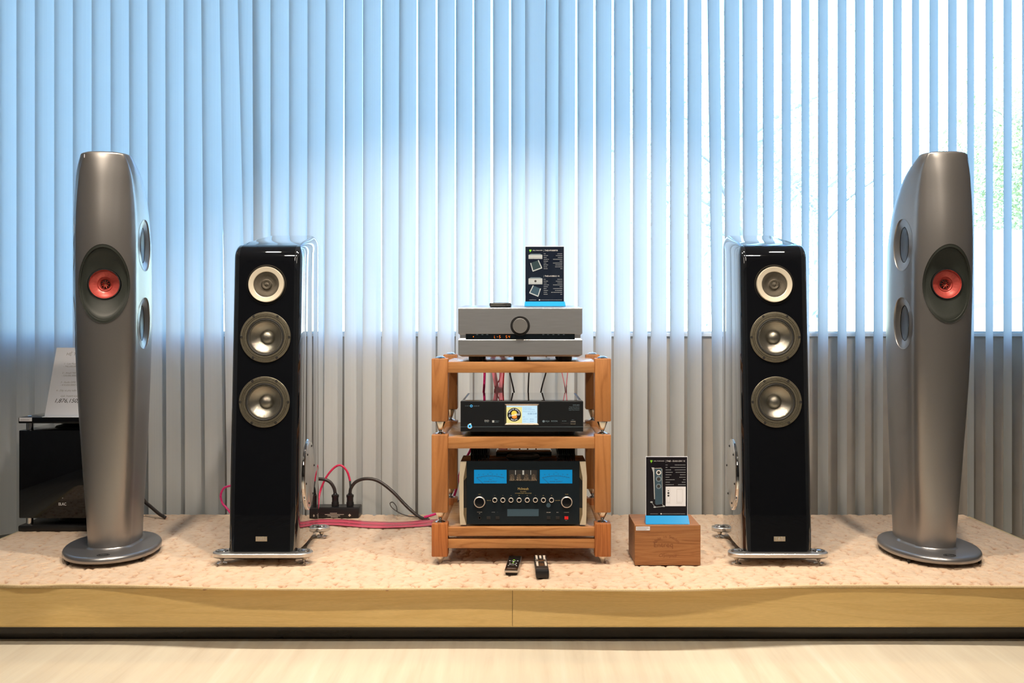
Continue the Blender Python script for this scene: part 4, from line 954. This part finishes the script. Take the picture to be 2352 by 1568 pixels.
# ------------------------------------------------------------------ wooden box and its card
wb = thing('wooden_box', 'small walnut coloured wooden box with engraved lettering on the carpet', 'box', (.515, 3.49, ZP))
bx0, bx1, by0, by1 = .3985, .632, 3.387, 3.592; bzt = .3585
MB().box(bx0+.001, bx1-.001, by0+.0125, by1, ZP+.004, bzt-.001, .001).build('carcass', M['boxwood'], wb)
MB().box(bx0, bx1, by0, by0+.012, ZP+.002, bzt, .0015).build('front_board', M['boxwood'], wb)
for x in (bx0+.03, bx1-.03): MB().lathe((x, by0+.03, ZP-.002), [(.009, 0), (.009, .006)], 'z', 16).build('rubber_foot', M['rubber'], wb, 40)
M['engrave'] = mat('engraved_wood', (.20, .075, .025), .7)
ring_text(wb, 'Made in Sweden', (.512, by0+.0002, .262), .056, 138, 42, .0150, M['engrave'])
lettering(wb, 'Entreq', .500, by0-.0001, .2885, .026, M['engrave'], thick=.0002); lettering(wb, 'Olympus', .514, by0-.0001, .2515, .0175, M['engrave'], shear=.3, thick=.0002)
lk = MB().box(.4025, .4520, by0-.0012, by0-.0004, .3400, .3540, .0002).build('paper_label', M['paper'], wb)
for k, w_ in enumerate((.042, .044, .036)): MB().box(.4045, .4045+w_, by0-.0014, by0-.0011, .3506-k*.0042, .3523-k*.0042).build('label_print', M['greyink'], lk)
sign('black specification card in blue holder standing on the wooden box', X_(1530.5, 3.43), 3.425, bzt+.0003, M['poster2'], 2)
# ------------------------------------------------------------------ remotes on the carpet
def remote(label, xf, yf, xr, yr, w, th, kind):
    L = math.hypot(xr-xf, yr-yf); rz = -math.atan2(xr-xf, yr-yf)
    t = thing('remote_control', label, 'remote control', ((xf+xr)/2, (yf+yr)/2, ZP+.0015), rz, 'remote controls in front of the rack')
    h = L/2; hw = w/2
    if kind == 0:
        MB().box(-hw*.86, hw*.86, -h+.006, h-.004, 0, .010, .003).build('underside', M['blackm'], t, 40, local=True)
        MB().box(-hw, hw, -h, h, .0095, th-.002, .001).build('metal_frame', M['alu'], t, None, local=True)
        MB().box(-hw+.001, hw-.001, -h-.0004, h-.001, th-.0035, th, .0008).build('face_plate', M['glass'], t, None, local=True)
        for bx, byy, r_, mm in ((-.010, -.03, .0022, 'white'), (.010, -.03, .0022, 'white'), (-.011, -.012, .0022, 'white'), (.011, -.012, .0022, 'white'), (-.014, .022, .0024, 'white'), (.014, .022, .0024, 'white'), (-.006, .022, .0022, 'dimwhite'), (.006, .022, .0022, 'dimwhite'), (0, .034, .004, 'green'), (0, .012, .0035, 'white'), (0, -.004, .003, 'green'), (-.014, -.045, .0022, 'white'), (.014, -.045, .0022, 'white')):
            MB().lathe((bx, byy, th), [(r_, 0), (r_, .0008), (0, .001)], 'z', 12).build('button', M[mm], t, 40, local=True)
        MB().prism([(-.007, 0), (-.004, .003), (.004, .003), (.007, 0), (.004, .0015), (-.004, .0015)], 0, .0008).build('arrow_button', M['white'], t, None, local=True).location = (0, -.03, th)
        lettering(t, 'McIntosh', 0, -h+.018, th+.0002, .0078, M['dimwhite'], flat=True, local=True)
    else:
        MB().box(-hw, hw, -h, h, .001, th, .005).build('shell', M['black'], t, 40, local=True)
        MB().box(-hw*.45, hw*.45, -h+.02, h-.03, 0, .003).build('battery_cover', M['blackm'], t, None, local=True)
        for cxx, n_, y0, st_ in ((-.0135, 6, .100, .0085), (0, 5, .098, .0085), (.0135, 6, .100, .0085), (-.0145, 7, .002, .0075), (.0145, 7, .002, .0075)):
            for k in range(n_):
                MB().box(cxx-.0036, cxx+.0036, y0-k*st_-.0026, y0-k*st_+.0026, th-.0005, th+.0012, .0005).build('button', M['creamprint'], t, None, local=True)
        MB().lathe((0, .030, th-.0003), [(.013, 0), (.013, .0015), (.0075, .002), (.007, .001)], 'z', 28).build('ring_button', M['nickel'], t, 40, local=True)
        MB().lathe((0, .030, th-.0003), [(.006, 0), (.006, .0018), (0, .002)], 'z', 20).build('centre_button', M['nickel'], t, 40, local=True)
        for sx, sy, an in ((-.0145, .044, .35), (.0145, .044, -.35), (-.0145, .016, -.35), (.0145, .016, .35)):
            o = MB().box(-.005, .005, -.0018, .0018, 0, .0014).build('side_button', M['creamprint'], t, None, local=True); o.location = (sx, sy, th-.0003); o.rotation_euler = (0, 0, an)
        MB().box(-.0085, .0085, -.045, -.008, th-.0004, th+.0003).build('status_window', M['glass'], t, None, local=True)
        MB().box(-hw+.002, hw-.002, -h+.022, -h+.0226, th-.0004, th+.0002).build('seam_line', M['greyink'], t, None, local=True)
    return t
remote('slim remote with glossy black face and silver end, on the carpet before the rack', -.0385, 3.25, -.0255, 3.448, .046, .020, 0)
remote('chunky matte black remote with many pale buttons, on the carpet before the rack', .0675, 3.205, .0630, 3.415, .0445, .029, 1)
# ------------------------------------------------------------------ subwoofer and price sheet
sb = thing('subwoofer', 'glossy black cube subwoofer between glass plates, behind the left curved speaker', 'speaker', (-1.904, 4.13, ZP))
YQ = 3.957; sx0, sx1 = X_(43, YQ), -1.722; sy1 = 4.32
MB().box(sx0, sx1, YQ, sy1, Z_(1190, YQ), Z_(988, YQ), .004).build('cabinet', M['piano'], sb, 30)
tp = MB().box(sx0-.001, sx1+.002, YQ-.002, sy1+.002, Z_(972, YQ), Z_(958, YQ), .003).build('top_plate', M['piano'], sb, 30)
MB().box(sx0-.002, sx1+.004, YQ-.004, sy1+.004, ZP-.001, Z_(1206, YQ), .006).build('bottom_plate', M['black'], sb, 30)
for x in (sx0+.03, sx1-.03):
    for y in (YQ+.03, sy1-.03):
        for z0, z1 in ((Z_(988, YQ)-.001, Z_(972, YQ)+.001), (Z_(1206, YQ)-.001, Z_(1190, YQ)+.001)):
            MB().lathe((x, y, 0), [(.014, z0), (.014, z1)], 'z', 24).build('pillar', M['chrome'], sb, 30)
        MB().lathe((x, y, Z_(958, YQ)-.0005), [(.009, 0), (.009, .003), (.006, .005), (0, .0055)], 'z', 20).build('pillar_cap', M['chrome'], sb, 30)
MB().lathe(((sx0+sx1)/2+.02, 4.13, Z_(988, YQ)-.001), [(.125, 0), (.12, .006), (.095, .012), (.09, .020), (0, .021)], 'z', 40).build('woofer', M['rubber'], sb, 30)
MB().lathe(((sx0+sx1)/2+.02, 4.13, Z_(1206, YQ)-.001), [(.11, 0), (.10, .015), (0, .021)], 'z', 40).build('woofer', M['rubber'], sb, 30)
lettering(sb, 'ELAC', X_(143.5, YQ), YQ-.0006, Z_(1157.5, YQ), .0165, M['white'], thick=.0006, squeeze=.85)
MB().lathe((X_(144, YQ), YQ, Z_(1143.5, YQ)), [(.0012, 0), (.0012, .001)], '-y', 8).build('status_light', M['white'], sb)
lb = MB().box(X_(45, YQ), X_(74, YQ), YQ-.0035, YQ-.0018, Z_(967, YQ), Z_(958.5, YQ), .0003).build('paper_label', M['paper'], tp)
MB().box(X_(48, YQ), X_(68, YQ), YQ-.0038, YQ-.0034, Z_(964.4, YQ), Z_(963, YQ)).build('label_print', M['greyink'], lb)
ps = thing('price_sheet', 'white printed price sheet leaning back on top of the subwoofer', 'paper', (-1.88, 4.0, Z_(958, YQ)))
YP = YQ+.02; zp0 = Z_(953.5, YP); xl = X_(103, YP); wd = .215; ln = R(20); Lh = .297
RP = Matrix.Translation((xl, YP, zp0)) @ Matrix.Rotation(-ln, 4, 'X')
sh = MB().box(0, wd, -.0006, .0006, 0, Lh); me = sh.mesh('sheet'); me.transform(RP); pso = mesh_obj('sheet', me, M['paper'], ps)
me = MB().box(-.001, wd+.001, .0008, .0034, -.004, Lh*.98).mesh('p'); me.transform(RP); mesh_obj('clear_holder', me, M['acryl'], ps)
MB().box(xl-.001, xl+wd+.001, YP-.022, YP+.05, zp0-.0065, zp0-.0042).build('holder_foot', M['acryl'], ps)
def PT(s, u, v, sz, mm, al='LEFT', sh_=.18): lettering(pso, s, 0, 0, 0, sz, M[mm], al, M=RP @ Matrix.Translation((u, -.0009, v)) @ Matrix.Rotation(R(90), 4, 'X'), shear=sh_, thick=.0001)
PT('HỆ THỐNG', .046, .268, .0185, 'greyink')
for v, a, b_t in ((.225, '1 - Loa Floor Stand', '- 745,500,000đ / cặp'), (.184, '2 - Ampli MA', '- 530,000,000đ / cái'), (.143, '3 - Audio DMS', '- 410,650,000đ / cái')):
    PT(a, .042, v, .0105, 'greyink'); PT(b_t, .042, v-.012, .0105, 'greyink')
PT('4 - Dây và phụ kiện', .030, .107, .0105, 'greyink'); PT('GIÁ THAM KHẢO', .052, .082, .0110, 'greyink'); PT('1,876,150,000', .028, .062, .0245, 'ink', sh_=.25)
# ------------------------------------------------------------------ power strip, plugs and cables
YT = 4.226; sT = F/YT
pst = thing('power_strip', 'black metal power distribution box behind the left tower speaker', 'power strip', (-.87, 4.27, ZP))
px1_ = X_(824, YT); px0_ = -1.02; zt_ = Z_(1166, YT)
MB().box(px0_, px1_, YT, YT+.085, ZP+.0005, zt_, .003).build('case', M['black'], pst, 30)
MB().box(px0_+.003, px1_-.003, YT+.004, YT+.082, zt_-.0005, zt_+.0015).build('top_face', M['cary'], pst)
for k, (a, b, yp) in enumerate(((746, 790, 1181), (752, 781, 1184), (758, 774, 1178), (760, 776, 1187))):
    MB().box(X_(a, YT), X_(b, YT), YT-.0008, YT+.0002, Z_(yp+.7, YT), Z_(yp-.4, YT)).build('printed_line', M['creamprint'], pst)
for xp in (712, 803):
    c = (X_(xp, YT), Z_(1183, YT)); r_ = .0065
    MB().prism([(c[0]-r_, c[1]), (c[0], c[1]-r_), (c[0]+r_, c[1]), (c[0], c[1]+r_)], YT-.0008, YT+.0002).build('diamond_logo', M['creamprint'], pst)
def W3(pts, Y):
    if len(pts) > 3 and pts[0][2] <= -.18 and pts[0][1] < 820: pts = [(pts[0][0], 806, -.19), (pts[0][0], 809, -.06), (pts[1][0], 818, -.02)]+list(pts[1:])
    return [(X_(a, Y+d), Y+d, Z_(b, Y+d)) for a, b, d in pts]
def plug(xp, label):
    t = thing('power_plug', label, 'plug', (X_(xp, YT), YT+.035, zt_+.001)); c = (X_(xp, YT+.035), YT+.035, zt_+.0018)
    MB().lathe(c, [(.0155, 0), (.0165, .004), (.0165, .016), (.0145, .020), (.0145, .038), (.0165, .041), (.0165, .050), (.010, .053), (.008, .058)], 'z', 20).build('housing', M['black'], t, 35)
    for k in range(4): MB().box(c[0]-.013+k*.0075, c[0]-.0095+k*.0075, c[1]-.0175, c[1]-.015, c[2]+.001, c[2]+.010).build('grip_rib', M['rubber'], t)
    return t
plug(770, 'black mains plug in the power box, left one of the pair'); plug(804, 'black mains plug in the power box, right one of the pair')
def cable(name, label, pts, r, mm, Y=YT+.035, group=None, flat=None):
    w_ = W3(pts, Y); o = MB().tube(w_, r, 10, 7, flat).build(name, M[mm], None, 180)
    me = o.data; c = Vector(w_[0]); me.transform(Matrix.Translation(-c)); o.location = c
    tag(o, label, 'cable', group); return o
cable('power_cable', 'thick dark mains cable arching right from the power box to behind the rack', [(804, 1136, 0), (806, 1121, 0), (818, 1106, 0), (840, 1099, 0), (868, 1104, 0), (900, 1127, -.01), (935, 1163, -.03), (962, 1186, -.06), (985, 1194, -.08)], .0075, 'darkcable')
cable('power_cable', 'short dark mains cable arching left from the power box behind the tower speaker', [(770, 1134, 0), (767, 1120, 0), (757, 1106, 0), (740, 1100, 0), (715, 1103, 0), (690, 1120, 0)], .0075, 'darkcable')
cable('speaker_cable', 'braided crimson cable looping above the power box', [(804, 1104, 0), (799, 1086, 0), (790, 1073, 0), (779, 1068, 0), (765, 1076, 0), (748, 1098, 0), (735, 1130, 0), (730, 1165, -.05), (728, 1178, -.07)], .0048, 'pinkcable')
cable('cable_sleeve', 'black sleeve at the end of the crimson cable beside the right plug', [(804, 1136, -.012), (805, 1120, -.012), (804, 1104, 0)], .0042, 'black')
cable('thin_wire', 'thin dark wire curling into a small loop on the carpet left of the rack', [(985, 1188, -.06), (955, 1187, -.06), (925, 1181, -.06), (902, 1167, -.05), (896, 1156, -.04), (902, 1153, -.04), (910, 1162, -.05), (912, 1173, -.06)], .0022, 'darkcable')
cable('speaker_cable', 'braided magenta cable bulging out at the left edge of the left tower speaker', [(545, 1112, -.3), (530, 1115, -.28), (514, 1121, -.27), (507, 1138, -.27), (511, 1155, -.27), (522, 1168, -.28), (540, 1190, -.29), (565, 1216, -.30)], .0045, 'magcable')
cable('sub_cable', 'black cable running down to the carpet behind the left curved speaker', [(318, 1120, 0), (330, 1148, 0), (346, 1163, -.02), (366, 1180, -.04), (380, 1188, -.05)], .0075, 'darkcable')
# flat ribbon on the carpet
def ribbon(name, label, pts, halfw, mm, z=ZP+.004):
    n = 60; P = [Vector((X_(a, Y), Y, z+dz)) for a, Y, dz in pts]; Q = []
    for i in range(len(P)-1):
        a, b, c, d = P[max(i-1, 0)], P[i], P[i+1], P[min(i+2, len(P)-1)]
        for k in range(10):
            t = k/10; Q.append(.5*((2*b)+(c-a)*t+(2*a-5*b+4*c-d)*t*t+(3*b-a-3*c+d)*t**3))
    Q.append(P[-1]); vs = []; fs = []; pr = [(-1, 0), (-.97, .0012), (-.04, .0016), (-.02, .0008), (.02, .0008), (.04, .0016), (.97, .0012), (1, 0), (.5, -.0005), (-.5, -.0005)]; m_ = len(pr)
    for i, p in enumerate(Q):
        t = (Q[min(i+1, len(Q)-1)]-Q[max(i-1, 0)]); t.z = 0; t.normalize(); nn = Vector((-t.y, t.x, 0))
        for u, h in pr: vs.append(p+nn*u*halfw+Vector((0, 0, h+.0008*math.sin(i*.35+u))))
    for i in range(len(Q)-1):
        for k in range(m_): k2 = (k+1) % m_; fs.append((i*m_+k, i*m_+k2, (i+1)*m_+k2, (i+1)*m_+k))
    o = MB().add(vs, fs).build(name, M[mm], None, 60); tag(o, label, 'cable'); return o
ribbon('ribbon_cable', 'wide flat pink ribbon cable lying on the carpet left of the rack', [(640, 4.10, 0), (700, 4.125, 0), (770, 4.125, 0), (830, 4.09, 0), (890, 4.065, 0), (950, 4.09, 0), (1010, 4.125, 0), (1060, 4.12, 0)], .060, 'ribbon')
# cables behind the rack
YC = 4.02
cable('speaker_cable', 'bright crimson cable hanging down behind the left side of the rack shelves', [(1114, 812, -.2), (1113, 840, 0), (1113, 862, 0), (1111, 900, 0), (1104, 970, 0), (1082, 1030, 0), (1066, 1060, 0), (1055, 1092, 0), (1046, 1130, 0), (1030, 1165, 0), (1000, 1180, 0), (975, 1187, .02)], .0052, 'magcable', YC)
def strap(label, pts, hw, mm):
    vs = []; fs = []; W_ = W3(pts, YC)
    for p in W_:
        for sx, dy in ((-1, 0), (1, 0), (1, .0015), (-1, .0015)): vs.append((p[0]+sx*hw, p[1]+dy, p[2]))
    for i in range(len(W_)-1):
        for k in range(4): k2 = (k+1) % 4; fs.append((i*4+k, i*4+k2, i*4+4+k2, i*4+4+k))
    fs += [(0, 3, 2, 1), tuple(4*(len(W_)-1)+k for k in range(4))]
    o = MB().add(vs, fs).build('ribbon_cable', M[mm], None); tag(o, label, 'cable', 'cables hanging behind the rack'); return o
strap('pale pink flat cable slanting down behind the rack, left one of two', [(1131, 815, -.18), (1134, 850, 0), (1143, 902, .0), (1150, 980, 0), (1154, 1060, 0), (1150, 1150, 0)], .0095, 'ribbon2')
strap('pale pink flat cable falling straight behind the rack, right one of two', [(1157, 815, -.18), (1153, 850, .004), (1151, 902, .004), (1160, 980, .004), (1168, 1060, .004), (1170, 1150, .004)], .0105, 'ribbon2')
cable('red_wire', 'dark red wire crossing behind the pale pink flat cables', [(1160, 815, -.18), (1150, 862, .01), (1138, 890, .012), (1136, 905, .012), (1132, 990, .012), (1130, 1080, .012), (1135, 1150, .012)], .0026, 'redwire', YC)
cable('red_wire', 'dark red wire hanging along the right pink flat cable', [(1162, 815, -.18), (1158, 850, -.004), (1156, 905, -.004), (1168, 1000, -.004), (1195, 1042, -.004), (1215, 1046, -.004), (1245, 1044, -.004), (1262, 1060, -.004), (1268, 1150, -.004)], .0026, 'redwire', YC)
for nm, lbl, pts in (('left', 'thin black cable slanting right as it falls behind the rack', [(1163, 815, -.18), (1170, 850, 0), (1181, 902, 0), (1195, 1000, 0), (1200, 1150, 0)]), ('mid', 'thin black cable hanging almost straight behind the rack centre', [(1217, 815, -.18), (1215, 850, 0), (1213, 902, 0), (1212, 1000, 0), (1214, 1150, 0)]), ('right', 'thin black cable slanting left as it falls behind the rack', [(1262, 815, -.18), (1255, 850, 0), (1242, 902, 0), (1230, 1000, 0), (1226, 1150, 0)])):
    cable('signal_cable', lbl, pts, .0032, 'darkcable', YC, 'cables hanging behind the rack')
for lbl, pts in (('thin pink wire slanting right behind the rack, left one of a pair', [(1286, 815, -.18), (1290, 850, 0), (1299, 902, 0), (1302, 1000, 0), (1300, 1150, 0)]), ('thin pink wire slanting left behind the rack, right one of a pair', [(1308, 815, -.18), (1304, 850, 0), (1301, 902, 0), (1308, 1000, 0), (1310, 1150, 0)])):
    cable('pink_wire', lbl, pts, .0022, 'ribbon2', YC, 'cables hanging behind the rack')
# ------------------------------------------------------------------ outside
structure('ground', MB().box(-30, 40, 4.9, 60, -.35, -.2), M['asphalt'])
def tree(label, x, y, h, r, n, mm, sd, cz=.62):
    t = thing('tree', label, 'tree', (x, y, -.2), 0, 'trees beyond the window'); rn = random.Random(sd)
    tk = MB(); tk.tube([(0, 0, 0), (.1, 0, h*.25), (-.05, .05, h*.5), (.1, 0, h*.8)], (.16, .05), 8, 4)
    for k in range(9):
        a = rn.uniform(0, 6.28); z0 = h*rn.uniform(.3, .65); L = r*rn.uniform(.5, .95)
        tk.tube([(0, 0, z0), (L*.5*math.cos(a), L*.5*math.sin(a), z0+L*.35), (L*math.cos(a), L*math.sin(a), z0+L*.55)], (.05, .015), 6, 3)
    tk.build('trunk', M['bark'], t, 60, local=True)
    cl = [(rn.gauss(0, .42)*r, rn.gauss(0, .42)*r, h*cz+rn.gauss(0, .36)*h*.42) for _ in range(46)]
    vs = []; fs = []
    for i in range(n):
        c = rn.choice(cl); q = r*.24; p = Vector((c[0]+rn.gauss(0, q), c[1]+rn.gauss(0, q), max(.3, c[2]+rn.gauss(0, q))))
        a = Vector((rn.gauss(0, 1), rn.gauss(0, 1), rn.gauss(0, 1))).normalized(); b = a.orthogonal().normalized(); L = rn.uniform(.03, .065)
        k = len(vs); vs += [p-a*L, p+b*L*.45, p+a*L, p-b*L*.45]; fs.append((k, k+1, k+2, k+3))
    me = bpy.data.meshes.new('foliage'); me.from_pydata([tuple(v) for v in vs], [], fs)
    o = mesh_obj('foliage', me, M[mm], t, None, local=True); o['kind'] = 'stuff'
tree('leafy green tree outside beyond the far right window vanes', 9.0, 16.0, 6.5, 2.1, 22000, 'leaf', 1)
tree('thin airy tree outside seen above the right tower speaker', 3.0, 13.0, 6.0, 1.7, 5000, 'leaf2', 2)
tree('sparse tree outside seen between the two right speakers', 6.8, 22.0, 7.5, 2.4, 7000, 'leaf', 3)
vn = thing('delivery_truck', 'white truck with orange and blue stripes parked outside at far right', 'truck', (5.6, 9.4, -.2))
vx0, vx1, vy0, vy1 = 4.02, 7.6, 9.0, 10.8
MB().box(vx0, vx1, vy0, vy1, .35, 1.98, .06).build('body', M['vanwhite'], vn, 40)
def band(nm, z0, z1, x0, x1, mm, d):
    k = .17; q = [(x0, z0+k*(x0-4.27)), (x1, z0+k*(x1-4.27)), (x1, z1+k*(x1-4.27)), (x0, z1+k*(x0-4.27))]
    MB().prism(q, vy0-d, vy0+.01).build(nm, M[mm], vn)
band('orange_stripe', 1.37, 1.45, 4.05, 6.0, 'vanorange', .005); band('orange_panel', .98, 1.21, 4.05, 5.2, 'vanorange', .005)
band('blue_stripe', 1.235, 1.275, 4.05, 5.2, 'vanblue', .007); band('red_panel', 1.285, 1.36, 4.05, 4.36, 'vanred', .006)
for x in (vx0+.75, vx1-.75):
    wl = MB().lathe((x, vy0+.02, .13), [(.33, -.1), (.33, .05), (.20, .06), (.19, .03), (0, .03)], '-y', 28).build('wheel', M['rubber'], vn, 30)
MB().box(vx0-.02, vx1+.02, vy0+.1, vy1-.1, .2, .36).build('chassis', M['black'], vn)
